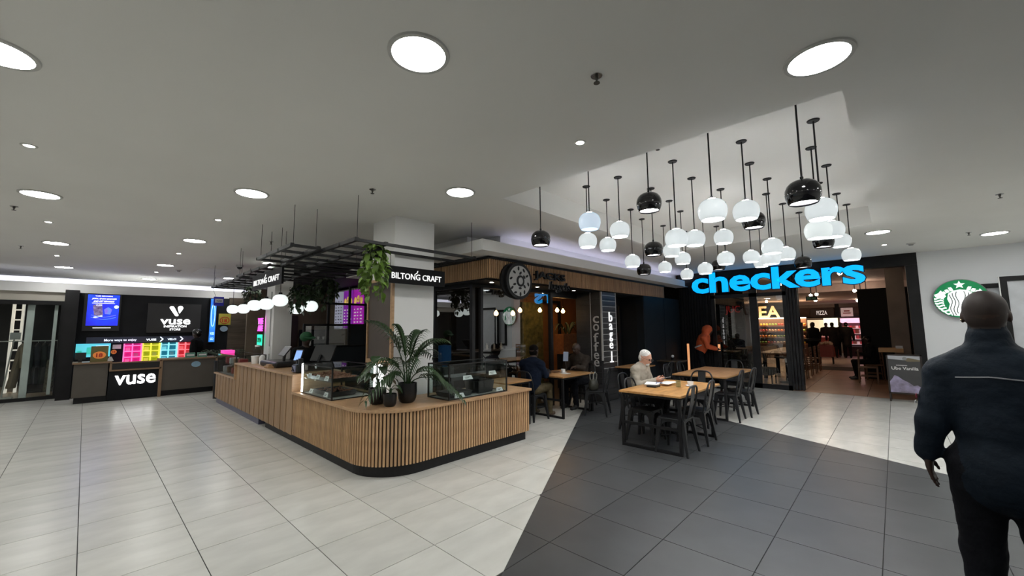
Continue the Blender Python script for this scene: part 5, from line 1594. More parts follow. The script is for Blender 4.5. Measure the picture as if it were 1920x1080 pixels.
# ================================================================== ROUND GREEN SIGN on the grey wall
st = thing('round_green_sign', 'round green and white emblem sign on the grey wall behind the man', 'sign', (12.3, -1.02, 1.74))
RC = (-1.03, 2.15); RAD = .40
def rp(a, b): return (a, b)
oS = (12.32, RC[0], RC[1])
mb = MB(); mb.prism(ell(0, 0, RAD, RAD, 48), oS, -Y, Z, .08); obj('disc_edge', mb, M('grey_sign_edge', (.25, .26, .26), .5), st, smooth=.5)
mb = MB(); mb.prism(ell(0, 0, RAD * .97, RAD * .97, 48), (12.314, RC[0], RC[1]), -Y, Z, .004); obj('green_face', mb, M('lit_green_face', (.0, .19, .06), .5, emit=.6, var=0), st)
mb = MB()
star = []
for k in range(10):
    r_ = .085 if k % 2 == 0 else .036
    star.append((r_ * math.sin(k * PI / 5), .285 + r_ * math.cos(k * PI / 5)))
mb.prism(star[::-1], (12.309, RC[0], RC[1]), -Y, Z, .004)
for sgn in (-1, 1):
    for k in range(3):       # crown plumes
        a0 = .09 + .055 * k
        pl = [(a0, .17 - .03 * k), (a0 + .05, .16 - .035 * k), (a0 + .075, .235 - .045 * k), (a0 + .03, .245 - .04 * k), (a0 + .01, .21 - .03 * k)]
        mb.prism([(sgn * p[0], p[1]) for p in (pl if sgn > 0 else pl[::-1])], (12.309, RC[0], RC[1]), -Y, Z, .004)
    tail = [(.20, .06), (.24, .13), (.27, .19), (.31, .13), (.375, .10), (.355, .05), (.30, .03), (.26, .0)]
    mb.prism([(sgn * p[0], p[1]) for p in (tail if sgn > 0 else tail[::-1])][::-1], (12.309, RC[0], RC[1]), -Y, Z, .004)
    for k in range(7):       # tail bands
        z_ = .02 - .052 * k
        rr0 = math.sqrt(max(0, (RAD * .95) ** 2 - z_ ** 2)); w_ = .14 - .006 * k
        pts_ = []
        for q in range(7):
            u_ = q / 6
            pts_.append((sgn * (rr0 - w_ + w_ * u_), z_ + .02 * math.sin(u_ * 5 + k * .3) - .03 * (1 - u_)))
        up_ = [(p[0], p[1] + .032) for p in pts_]
        poly = pts_ + up_[::-1]
        mb.prism(poly if sgn > 0 else poly[::-1], (12.309, RC[0], RC[1]), -Y, Z, .004)
body_ = [(-.17, .11), (-.10, .17), (0, .19), (.10, .17), (.17, .11), (.19, 0), (.16, -.10), (.19, -.22), (.15, -.34), (0, -.36), (-.15, -.34), (-.19, -.22), (-.16, -.10), (-.19, 0)]
mb.prism(body_[::-1], (12.309, RC[0], RC[1]), -Y, Z, .004)
obj('white_figure', mb, M('lit_white_emblem', (.85, .88, .87), .5, emit=.9, var=0), st)
mb = MB()
for sgn in (-1, 1):
    for k in range(3):
        mb.tube([(12.304, RC[0] - sgn * (.05 + .045 * k + .018 * math.sin(q * .9 + k)), RC[1] + .15 - .03 * k - .045 * q) for q in range(11)], .006, 4)
    gp_ = [(.12, .02), (.155, .06), (.16, -.02), (.145, -.09)]
obj('wavy_line', mb, M('dark_emblem_line', (.02, .05, .04), .5), st)
# black framed windows at the right end of the grey wall
for k, (ya, yb, z0, z1, xf) in enumerate(((-1.24, -1.80, .9, 2.43, 12.37), (-1.53, -2.75, .55, 2.53, 12.05))):
    t = thing('framed_panel', ('black framed pale panel flat on the grey wall behind the man' , 'larger black framed pale panel standing forward at the picture edge')[k], 'framed panel', (xf, (ya + yb) / 2, z0 if k == 0 else 0))
    w = .09
    mb = MB().box(xf - .03, yb, z1 - w, xf + .02, ya, z1).box(xf - .03, yb, z0, xf + .02, ya, z0 + w).box(xf - .03, ya - w, z0 + w, xf + .02, ya, z1 - w).box(xf - .03, yb, z0 + w, xf + .02, yb + w, z1 - w)
    obj('frame', mb, black_m, t); obj('sheet', MB().box(xf - .005, yb + w, z0 + w, xf + .005, ya - w, z1 - w), M('pale_sheet_%d' % k, (.5, .52, .55), .5), t)
    if k: obj('leg', MB().box(xf - .03, ya - .05, 0, xf + .02, ya, z0).box(xf - .03, yb, 0, xf + .02, yb + .05, z0), black_m, t); obj('edge_strip', MB().box(xf - .034, ya, z0, xf + .02, ya + .012, z1), white_m, t)

# ================================================================== A-BOARD
ab = thing('sidewalk_sign', 'black framed stand sign with a lilac smoke poster at the shop entrance', 'stand sign', (12.0, -.07, 0))
xA, yL, yR = 11.98, .19, -.36
mb = MB().box(xA, yL - .03, 0, xA + .035, yL, 1.0).box(xA, yR, 0, xA + .035, yR + .03, 1.0).box(xA, yR, .97, xA + .035, yL, 1.0).box(xA, yR, .17, xA + .035, yL, .20)
mb.bar((xA + .35, yL - .02, 0), (xA + .03, yL - .02, .95), .03, .03).bar((xA + .35, yR + .02, 0), (xA + .03, yR + .02, .95), .03, .03)
obj('frame', mb, M('dark_brown_frame', (.02, .012, .01), .5), ab)
obj('poster', MB().box(xA + .005, yR + .03, .20, xA + .02, yL - .03, .97), M('charcoal_poster', (.055, .055, .058), .6), ab)
mb = MB(); mb.prism([(.0, .90 - .2), (.49, .86 - .2), (.49, .77), (0, .77)], (xA + .003, yL - .03, .20), -Y, Z, .003)
obj('sky_band', mb, M('pale_poster_band', (.45, .46, .50), .6), ab)
mb = MB(); mb.prism([(.22, .70), (.32, .73), (.49, .69), (.49, .66), (.3, .65)], (xA + .001, yL - .03, .20), -Y, Z, .003); obj('hill_print', mb, M('olive_hill_print', (.16, .13, .08), .6), ab)
mb = MB(); mb.prism(ell(.26, .715, .035, .035, 16), (xA - .001, yL - .03, .20), -Y, Z, .003); obj('emblem', mb, MATS['grey_sign_edge'], ab)
mb = MB()
mb.prism([(0, 0), (.49, 0), (.49, .10), (.42, .17), (.36, .15), (.30, .21), (.2, .27), (.14, .33), (.08, .36), (.05, .30), (0, .22)], (xA + .003, yL - .03, .20), -Y, Z, .003)
obj('smoke_print', mb, M('lilac_smoke_print', (.42, .37, .58), .6, c2=(.16, .14, .17), scale=7, detail=6), ab)
mb = MB(); add_text(mb, 'Ube Vanilla', (xA + .003, yL - .075, .675), -Y, Z, .41, .065, .003, .012); mb.box(xA - .001, yL - .32, .765, xA + .003, yL - .15, .775)
obj('lettering', mb, print_white, ab)

# ================================================================== SUPERMARKET INTERIOR
warm_lamp = M('warm_shop_spot', (1, .78, .58), .5, emit=70, var=0)
for k, (x, y, z) in enumerate(((18, 2.12, 2.72), (18.0, 1.95, 2.74), (18, .90, 2.80), (18.2, .76, 2.76), (18.4, .62, 2.72), (15.0, 2.5, 2.95), (21.5, 4.2, 2.75), (14.4, 1.0, 3.08), (23.5, 2.6, 2.8), (25.5, 1.2, 2.8))):
    t = thing('track_spot', 'warm track spotlight on the supermarket ceiling, %s from the entrance' % ORD[k], 'spotlight', (x, y, z))
    obj('lens', MB().ball((x, y, z), .05 if k < 5 else .055, n=12), warm_lamp, t, smooth=1); obj('arm', MB().tube([(x, y, z + .04), (x, y, 3.15 if x < 19 else 2.88)], .012, 6), black_m, t)
t = thing('exit_sign', 'small dark green exit sign under the supermarket ceiling', 'exit sign', (16, 1.88, 2.45))
obj('box', MB().box(16, 1.72, 2.43, 16.04, 2.02, 2.57), plast_bl, t); obj('hanger', MB().tube([(16.02, 1.87, 2.57), (16.02, 1.87, 3.15)], .008, 5), black_m, t)
mb = MB(); mb.obox((15.998, 1.99, 2.46), -Y, Z, -X, .10, .08, .003); mb.obox((15.998, 1.86, 2.47), -Y, Z, -X, .10, .05, .003); obj('pictogram', mb, M('green_exit_mark', (.02, .08, .04), .5, emit=.1), t)
# pizza kiosk at the rear
t = thing('pizza_sign', 'black PIZZA sign board at the rear of the supermarket', 'sign', (28, 2.86, 2.1))
obj('board', MB().box(28, 2.34, 2.10, 28.05, 3.38, 2.56), M('dark_brown_sign', (.03, .012, .01), .5), t)
mb = MB(); add_text(mb, 'PIZZA', (27.99, 3.10, 2.22), -Y, Z, .46, .22, .02, .0); obj('lettering', mb, M('warm_white_letter', (.9, .8, .75), .5, emit=.7, var=0), t)
t = thing('promo_sign', 'white promotion board with red print beside the PIZZA sign', 'sign', (28, 1.8, 2.1))
obj('board', MB().box(28, 1.55, 2.10, 28.05, 2.05, 2.56), M('pinkish_white_board', (.8, .62, .6), .5, emit=.25), t)
mb = MB(); mb.obox((27.99, 1.92, 2.36), -Y, Z, -X, .24, .06, .005); mb.obox((27.99, 1.96, 2.25), -Y, Z, -X, .32, .05, .005); obj('print', mb, red_p, t)
t = thing('gantry', 'dark gantry beam carrying the rear signs', 'gantry', (28.1, 3, 2.0))
obj('beam', MB().box(28.06, .6, 2.04, 28.2, 4.1, 2.12), dark_m, t); obj('upright', MB().box(28.06, 2.12, 2.12, 28.16, 2.30, 2.8), dark_m, t); obj('fascia', MB().box(28.2, .2, 2.12, 28.3, 5.4, 2.62), M('brown_fascia', (.10, .06, .05), .7), t)
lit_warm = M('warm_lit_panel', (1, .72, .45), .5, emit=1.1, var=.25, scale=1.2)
t = thing('oven_wall', 'warm bright kitchen wall behind the pizza counter', 'kitchen wall', (29.8, 3.2, 0))
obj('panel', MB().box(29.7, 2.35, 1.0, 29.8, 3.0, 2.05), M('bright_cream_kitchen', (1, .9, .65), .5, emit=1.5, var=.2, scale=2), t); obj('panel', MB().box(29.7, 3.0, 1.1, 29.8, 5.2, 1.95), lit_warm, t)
pc_ = thing('pizza_counter', 'red lit pizza counter with glass front at the rear', 'counter', (27.5, 3.0, 0))
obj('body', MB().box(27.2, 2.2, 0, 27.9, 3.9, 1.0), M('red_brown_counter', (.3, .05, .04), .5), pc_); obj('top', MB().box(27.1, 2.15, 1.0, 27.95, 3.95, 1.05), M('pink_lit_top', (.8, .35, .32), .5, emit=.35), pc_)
# chilled cabinet glowing pink
t = thing('chiller_cabinet', 'pink glowing open chiller cabinet at the rear right', 'chiller', (28.2, 1.3, 0))
obj('body', MB().box(28.0, .4, 0, 28.7, 2.1, .5).box(28.6, .4, .5, 28.7, 2.1, 2.0), M('dark_chiller', (.06, .03, .035), .5), t)
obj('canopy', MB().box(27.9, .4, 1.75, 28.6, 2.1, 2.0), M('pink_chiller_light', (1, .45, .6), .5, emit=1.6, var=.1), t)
prod = [M('pack_red_lit', (.7, .08, .10), .5, emit=.25), M('pack_white_lit', (.9, .65, .68), .5, emit=.35), M('pack_brown_lit', (.35, .12, .08), .5, emit=.1)]
for q in range(4):
    obj('shelf', MB().box(28.1, .42, .6 + .28 * q, 28.6, 2.08, .63 + .28 * q), MATS['pack_white_lit'], t)
    for k in range(12):
        y0 = .46 + .135 * k
        tagit(obj('chilled_pack', MB().box(28.16, y0, .632 + .28 * q, 28.4, y0 + .10, .76 + .28 * q + .04 * ((k * 3 + q) % 3)), prod[(k + q * 2) % 3]), 'small chilled pack in the pink cabinet, shelf %s from below, %s from the left' % (('one', 'two', 'three', 'four')[q], ORD[11 - k]), 'pack', 'packs in the chiller')
# produce stand
ps = thing('produce_stand', 'warm lit tiered fruit stand seen through the entrance glazing', 'produce stand', (24.5, 4.2, 0))
obj('body', MB().box(24.2, 3.2, 0, 25.2, 5.4, .7).box(24.9, 3.2, .7, 25.2, 5.4, 2.0), M('stand_brown', (.14, .07, .04), .6), ps)
for q in range(4):
    obj('tier', MB().box(24.15 + .17 * q, 3.2, .70 + .30 * q, 25.0, 5.4, .74 + .30 * q), M('tier_wood_%d' % q, (.35, .17, .09), .6), ps)
obj('light_strip', MB().box(24.3, 3.2, 2.0, 24.9, 5.4, 2.04), M('warm_strip_light', (1, .70, .42), .5, emit=14, var=0), ps)
fr_c = [M('yellow_fruit', (.75, .52, .04), .4), M('orange_fruit', (.75, .24, .03), .4), M('pale_fruit', (.7, .5, .35), .4), M('red_fruit', (.45, .05, .03), .4), M('green_fruit', (.22, .35, .05), .4)]
fmesh = [mesh_from('fruit', MB().ball((0, 0, 0), .06, n=8), m_) for m_ in fr_c]
for me in fmesh: me.polygons.foreach_set('use_smooth', [True] * len(me.polygons))
names = ['yellow', 'orange', 'pale', 'red', 'green']
tiern = ['lowest', 'second', 'third', 'top']
for q in range(4):
    for k in range(16):
        c = ((k // 3) + q * 2) % 5
        o_ = inst('fruit', fmesh[c], (24.24 + .17 * q, 3.27 + .135 * k, .80 + .30 * q), None)
        tagit(o_, '%s fruit on the %s tier of the produce stand' % (names[c], tiern[q]), 'fruit', '%s fruit on the %s tier' % (names[c], tiern[q]))
t = thing('letter_sign', 'tall pale letters FEAST-like standing on the fruit stand', 'sign', (25.0, 4.6, 2.1))
t['label'] = 'tall warm lit letters E and A above the fruit stand'
mb = MB(); add_text(mb, 'EA', (24.95, 5.25, 2.06), -Y, Z, .95, .62, .05, .02); obj('lettering', mb, M('warm_lit_letters', (1, .70, .40), .5, emit=.3, var=0), t)
obj('post', MB().box(25.0, 4.2, 2.0, 25.1, 5.4, 2.08), dark_m, t)
# bins and stands in the foyer
t = thing('flower_stand', 'red flower stand with pale bunches deep in the foyer', 'stand', (21.8, 2.1, 0))
obj('body', MB().box(21.6, 1.95, .3, 22.0, 2.45, .8), M('dull_red_bin', (.3, .07, .06), .6), t)
for sx in (21.62, 21.95):
    for sy in (1.97, 2.40): obj('leg', MB().box(sx, sy, 0, sx + .03, sy + .03, .3), black_m, t)
for k in range(7): obj('bunch', MB().ball((21.66 + .05 * k, 2.0 + .06 * ((k * 3) % 7), .86 + .03 * (k % 2)), .07, n=8), fr_c[2], t, smooth=1)
t = thing('foyer_mat', 'dark entrance mat at the inner doorway', 'mat', (19.6, 1.6, 0))
obj('pile', MB().box(18.9, .7, .001, 20.4, 2.7, .012), M('dark_brown_mat', (.05, .04, .035), .95), t)
for k, y in enumerate((2.55, .66)):
    tagit(obj('gate_post', MB().box(18.6, y - .03, 0, 18.72, y + .03, 1.75), M('dark_gate_post_%d' % k, (.03, .025, .025), .4)), 'dark security gate post at the inner doorway, %s one' % ('left', 'right')[k], 'gate post')
# wooden foyer chairs and bar table
woodc = M('brown_wood_chair', (.16, .075, .035), .5)
def wchair(label, x, y, a):
    t = thing('wooden_chair', label, 'chair', (x, y, 0), 'wooden chairs in the foyer')
    t.rotation_euler = (0, 0, a)
    def P_(n, mb): return obj(n, mb, woodc, t, local=True, bevel=.004)
    P_('seat', MB().box(-.2, -.2, .43, .2, .2, .46))
    for sx in (-.18, .15):
        P_('leg', MB().bar((sx + .015, .18, 0), (sx + .015, .18, .43), .035, .035)); P_('leg', MB().bar((sx + .015, -.22, 0), (sx + .015, -.19, .92), .035, .03))
    P_('top_rail', MB().box(-.18, -.215, .80, .18, -.185, .92))
    for k in range(3): P_('back_slat', MB().box(-.17, -.205, .53 + .09 * k, .17, -.19, .57 + .09 * k))
    for sx in (-.165, .165): P_('stretcher', MB().bar((sx, -.18, .2), (sx, .17, .2), .02, .025))
for k, x in enumerate((15.4, 16.4, 17.4, 18.4)):
    wchair('brown wooden chair in the foyer row, %s beyond the folded doors' % ORD[k], x, 2.27, 0)
wchair('brown wooden chair behind the stand sign', 15.3, .62, -PI / 2 * 0 + PI)
t = thing('bar_table', 'dark wooden bar along the foyer chairs', 'table', (16, 3.1, 0))
obj('top', MB().box(14.6, 2.6, .76, 18.8, 3.2, .80), M('brown_bar_top', (.22, .12, .06), .4), t)
for x in (14.8, 16.7, 18.6): obj('leg', MB().box(x - .04, 3.0, 0, x + .04, 3.1, .76), dark_m, t)
t = thing('foyer_table', 'light wood table edge showing over the stand sign', 'table', (14.6, -.1, 0))
obj('top', MB().box(14.2, -.12, .93, 14.7, .35, 1.03), M('warm_wood_table', (.55, .28, .10), .4), t); obj('leg', MB().box(14.4, .05, 0, 14.48, .13, .93), dark_m, t)
t = thing('paper_box', 'small white box on the table behind the stand sign', 'box', (14.3, -.25, .93))
t.location = (14.3, -.05, 1.03)
obj('carton', MB().box(14.25, -.11, 1.03, 14.4, .02, 1.09), card_m, t)
# seats behind the entrance glazing
t = thing('lounge_chair', 'pale grey upholstered chair behind the entrance glazing', 'armchair', (13.4, 2.75, 0))
gcm = M('grey_upholstery', (.20, .19, .18), .85)
obj('seat', MB().box(13.2, 2.55, .25, 13.75, 3.1, .45), gcm, t, bevel=.04); obj('backrest', MB().box(13.2, 3.02, .40, 13.75, 3.15, .85), gcm, t, bevel=.04)
for a, b in ((13.22, 2.57), (13.7, 2.57), (13.22, 3.08), (13.7, 3.08)): obj('leg', MB().box(a, b, 0, a + .03, b + .03, .25), dark_m, t)
t = thing('round_table', 'small dark round table behind the entrance glazing', 'table', (14.0, 2.3, 0))
obj('top', MB().lathe([(.0001, 0), (.3, 0), (.3, .03), (.0001, .03)], (14.0, 2.35, .70), 24), dark_m, t); obj('stem', MB().tube([(14.0, 2.35, .02), (14.0, 2.35, .70)], .03, 8), dark_m, t); obj('foot', MB().lathe([(.2, 0), (.2, .02), (.0001, .03)], (14.0, 2.35, 0), 16), dark_m, t)
rnd = random.Random(21)
t = thing('foyer_shrub', 'dark leafy shrub behind the entrance glazing', 'plant', (13.6, 3.75, 0))
obj('pot', pot(MB(), .22, .4, (13.6, 3.8, 0)), dark_m, t)
mb = MB()
for k in range(260):
    a = rnd.random() * 6.28; z = rnd.uniform(.45, 1.9); r = .45 * math.sin((z - .35) / 1.65 * 3.0) * rnd.uniform(.4, 1)
    b = Vector((13.6 + r * math.cos(a), 3.7 + r * math.sin(a) * .8, z)); leaf_pts(mb, b, b + Vector((math.cos(a) * .13, math.sin(a) * .13, rnd.uniform(-.06, .06))), .06, n=2)
mb.tube([(13.6, 3.8, .3), (13.6, 3.75, 1.6)], .02, 6)
obj('foliage', mb, leafd_m, t, kind='stuff')
t = thing('neon_word', 'dim red neon word on the wall behind the glazing', 'neon sign', (14.3, 3.3, 1.8))
mb = MB(); add_text(mb, 'JUC', (14.28, 3.95, 2.0), -Y, Z, .42, .28, .02, -.005); obj('tube', mb, M('red_neon', (.8, .03, .03), .5, emit=.22, var=0), t); obj('backing', MB().box(14.29, 3.47, 1.9, 14.4, 4.1, 2.4), dark_m, t)
obj('wall_foyer_left', MB().box(14.4, 3.45, 0, 14.5, 8.0, 3.15), M('dark_foyer_wall', (.035, .03, .028), .8, var=.3, scale=3), kind='structure', label='dark wall at the left of the foyer')
# queue posts with orange light bars beside the orange jacket
for k, y in enumerate((4.47, 3.62)):
    t = thing('light_post', 'slim black post with a glowing orange bar, %s of the orange jacket' % ('left', 'right')[k], 'light post', (12.3, y, 0))
    obj('pole', MB().box(12.28, y - .035, 0, 12.34, y + .035, 1.22 if k == 0 else 1.18), black_m, t)
    obj('glow_bar', MB().box(12.268, y - .03, .30 if k == 0 else .95, 12.28, y + .03, 1.13), M('orange_glow_%d' % k, (1, .42, .18), .5, emit=.75, var=.1), t)

# ================================================================== PEOPLE: one continuous skinned surface per body
def nrm(v): return v / (np.linalg.norm(v) + 1e-9)
class Body:
    """smooth union of tapered limbs and ellipsoids, meshed as one closed surface"""
    def __init__(self): self.p = []
    def cone(self, a, b, ra, rb, m, k=.03): self.p.append(('c', np.array(a, float), np.array(b, float), ra, rb, m, k))
    def ell(self, c, r, m, k=.03, F=None): self.p.append(('e', np.array(c, float), np.array(r, float), np.eye(3) if F is None else np.array(F, float), None, m, k))
    def sdf1(self, pr, Q):
        if pr[0] == 'c':
            _, a, b, ra, rb, m, k = pr
            ba = b - a; L2 = ba @ ba
            pa = Q - a
            t = np.clip((pa @ ba) / max(L2, 1e-9), 0, 1)
            d = pa - t[..., None] * ba
            return np.sqrt((d * d).sum(-1)) - (ra + (rb - ra) * t)
        _, c, r, F, _, m, k = pr
        q = (Q - c) @ F.T
        k0 = np.sqrt(((q / r) ** 2).sum(-1)); k1 = np.sqrt(((q / (r * r)) ** 2).sum(-1)) + 1e-9
        return k0 * (k0 - 1) / k1
    def bounds(self, pr):
        if pr[0] == 'c':
            R_ = max(pr[3], pr[4])
            return np.minimum(pr[1], pr[2]) - R_, np.maximum(pr[1], pr[2]) + R_
        R_ = pr[2].max()
        return pr[1] - R_, pr[1] + R_
    def mesh(self, h):
        lo = np.min([self.bounds(p)[0] for p in self.p], 0) - 3 * h; hi = np.max([self.bounds(p)[1] for p in self.p], 0) + 3 * h
        n = np.ceil((hi - lo) / h).astype(int) + 1
        F = np.full(n, .2, np.float32)
        ax = [lo[i] + h * np.arange(n[i]) for i in range(3)]
        for pr in self.p:
            a, b = self.bounds(pr); mg = .05
            i0 = np.maximum(((a - mg - lo) / h).astype(int), 0); i1 = np.minimum(((b + mg - lo) / h).astype(int) + 2, n)
            g = np.stack(np.meshgrid(*[ax[i][i0[i]:i1[i]] for i in range(3)], indexing='ij'), -1)
            d = self.sdf1(pr, g).astype(np.float32)
            sl = tuple(slice(i0[i], i1[i]) for i in range(3))
            o = F[sl]; k = pr[6]
            hh = np.maximum(k - np.abs(o - d), 0) / k
            F[sl] = np.minimum(o, d) - hh * hh * k * .25
        return surface_nets(F, lo, h)
    def material_of(self, P_):
        best = np.full(len(P_), 1e9); out = np.zeros(len(P_), int)
        for pr in self.p:
            d = self.sdf1(pr, P_)
            w = d < best
            best[w] = d[w]; out[w] = pr[5]
        return out

def surface_nets(F, lo, h):
    ins = F < 0
    nx, ny, nz = (s - 1 for s in F.shape)
    pos = np.zeros((nx, ny, nz, 3), np.float32); cnt = np.zeros((nx, ny, nz), np.float32)
    cor = [(i, j, k) for i in (0, 1) for j in (0, 1) for k in (0, 1)]
    def S_(a, c): return a[c[0]:c[0] + nx, c[1]:c[1] + ny, c[2]:c[2] + nz]
    for a in cor:
        for d in range(3):
            if a[d]: continue
            b = list(a); b[d] = 1; b = tuple(b)
            fa, fb = S_(F, a), S_(F, b)
            m = S_(ins, a) != S_(ins, b)
            if not m.any(): continue
            t = fa[m] / (fa[m] - fb[m])
            q = np.tile(np.array(a, np.float32), (len(t), 1)); q[:, d] += t
            pos[m] += q; cnt[m] += 1
    act = cnt > 0
    idx = np.full(act.shape, -1); idx[act] = np.arange(act.sum())
    cells = np.argwhere(act)
    V = (pos[act] / cnt[act][:, None] + cells) * h + lo
    faces = []
    for d in range(3):
        e = [slice(None)] * 3; e2 = [slice(None)] * 3
        e[d] = slice(0, -1); e2[d] = slice(1, None)
        m = ins[tuple(e)] != ins[tuple(e2)]
        pts = np.argwhere(m)
        u, v = (d + 1) % 3, (d + 2) % 3
        ok = (pts[:, u] > 0) & (pts[:, v] > 0) & (pts[:, u] < F.shape[u] - 1) & (pts[:, v] < F.shape[v] - 1)
        pts = pts[ok]
        s = ins[pts[:, 0], pts[:, 1], pts[:, 2]]
        def at(du, dv):
            q = pts.copy(); q[:, u] += du; q[:, v] += dv
            return idx[q[:, 0], q[:, 1], q[:, 2]]
        quad = np.stack([at(-1, -1), at(0, -1), at(0, 0), at(-1, 0)], 1)
        quad[~s] = quad[~s][:, ::-1]
        faces.append(quad)
    return V, np.concatenate(faces)

SKIN, HAIR, TOP, BOT, SHOE, LIP, EYE, ACC = range(8)
def hand(B, wrist, d, across, normal, curl=.5, scale=1., thumb=1, m=SKIN):
    """palm, four unequal fingers with two bends and a thumb leaving the side of the palm"""
    wrist, d, across, normal = (np.array(v, float) for v in (wrist, d, across, normal))
    d = nrm(d); across = nrm(across - d * (across @ d)); normal = nrm(np.cross(d, across)) * np.sign(np.dot(np.cross(d, across), normal) or 1)
    s = scale
    F = np.array([d, across, normal])
    B.ell(wrist + d * .052 * s, np.array([.056, .041, .017]) * s, m, .012, F)
    for i, (L, off) in enumerate(((.072, 1.5), (.082, .5), (.077, -.5), (.060, -1.5))):
        b = wrist + d * (.088 - .004 * abs(off)) * s + across * off * .0195 * s
        a1 = curl * (.8 + .12 * i); a2 = a1 + curl * .9
        d1 = d * math.cos(a1) + normal * math.sin(a1); d2 = d * math.cos(a2) + normal * math.sin(a2)
        k1 = b + d1 * L * .52 * s; k2 = k1 + d2 * L * .48 * s
        B.cone(b, k1, .0092 * s, .0086 * s, m, .006); B.cone(k1, k2, .0086 * s, .0072 * s, m, .006)
    tb = wrist + d * .03 * s + across * thumb * .034 * s
    t1 = tb + nrm(d * .8 + across * thumb * .55 + normal * .35) * .04 * s; t2 = t1 + nrm(d * .95 + across * thumb * .12 + normal * .45) * .032 * s
    B.cone(tb, t1, .0125 * s, .0105 * s, m, .010); B.cone(t1, t2, .0105 * s, .0085 * s, m, .006)

def head(B, c, f, u, hair='short', s=1., skull_only=False):
    c, f, u = (np.array(v, float) for v in (c, f, u)); f = nrm(f); u = nrm(u - f * (u @ f)); l = np.cross(u, f)
    Fm = np.array([f, l, u])
    B.ell(c + (u * .022 - f * .012) * s, np.array([.098, .077, .098]) * s, SKIN, .02, Fm)
    B.ell(c + (u * -.045 + f * .022) * s, np.array([.070, .057, .072]) * s, SKIN, .03, Fm)
    B.cone(c + (f * .083 + u * .012) * s, c + (f * .104 - u * .026) * s, .009 * s, .0145 * s, SKIN, .014)
    B.ell(c + (f * .078 + u * .032) * s, np.array([.016, .05, .010]) * s, SKIN, .014, Fm)
    for sg in (-1, 1):
        B.ell(c + (l * sg * .079 - f * .012 - u * .010) * s, np.array([.020, .009, .032]) * s, SKIN, .006, Fm)
        B.ell(c + (l * sg * .031 + f * .083 + u * .014) * s, np.array([.008, .013, .007]) * s, EYE, .003, Fm)
    B.ell(c + (f * .082 - u * .058) * s, np.array([.010, .024, .006]) * s, LIP, .004, Fm)
    if hair == 'short':
        B.ell(c + (u * .054 - f * .024) * s, np.array([.091, .080, .076]) * s, HAIR, .010, Fm)
        B.ell(c + (u * -.008 - f * .050) * s, np.array([.058, .0745, .072]) * s, HAIR, .012, Fm)
    elif hair == 'crop':
        B.ell(c + (u * .034 - f * .018) * s, np.array([.0965, .0785, .091]) * s, HAIR, .006, Fm)
        B.ell(c + (u * -.012 - f * .045) * s, np.array([.056, .070, .070]) * s, HAIR, .012, Fm)

def rotz(p, a):
    c, s = math.cos(a), math.sin(a)
    return np.array([p[0] * c - p[1] * s, p[0] * s + p[1] * c, p[2]])

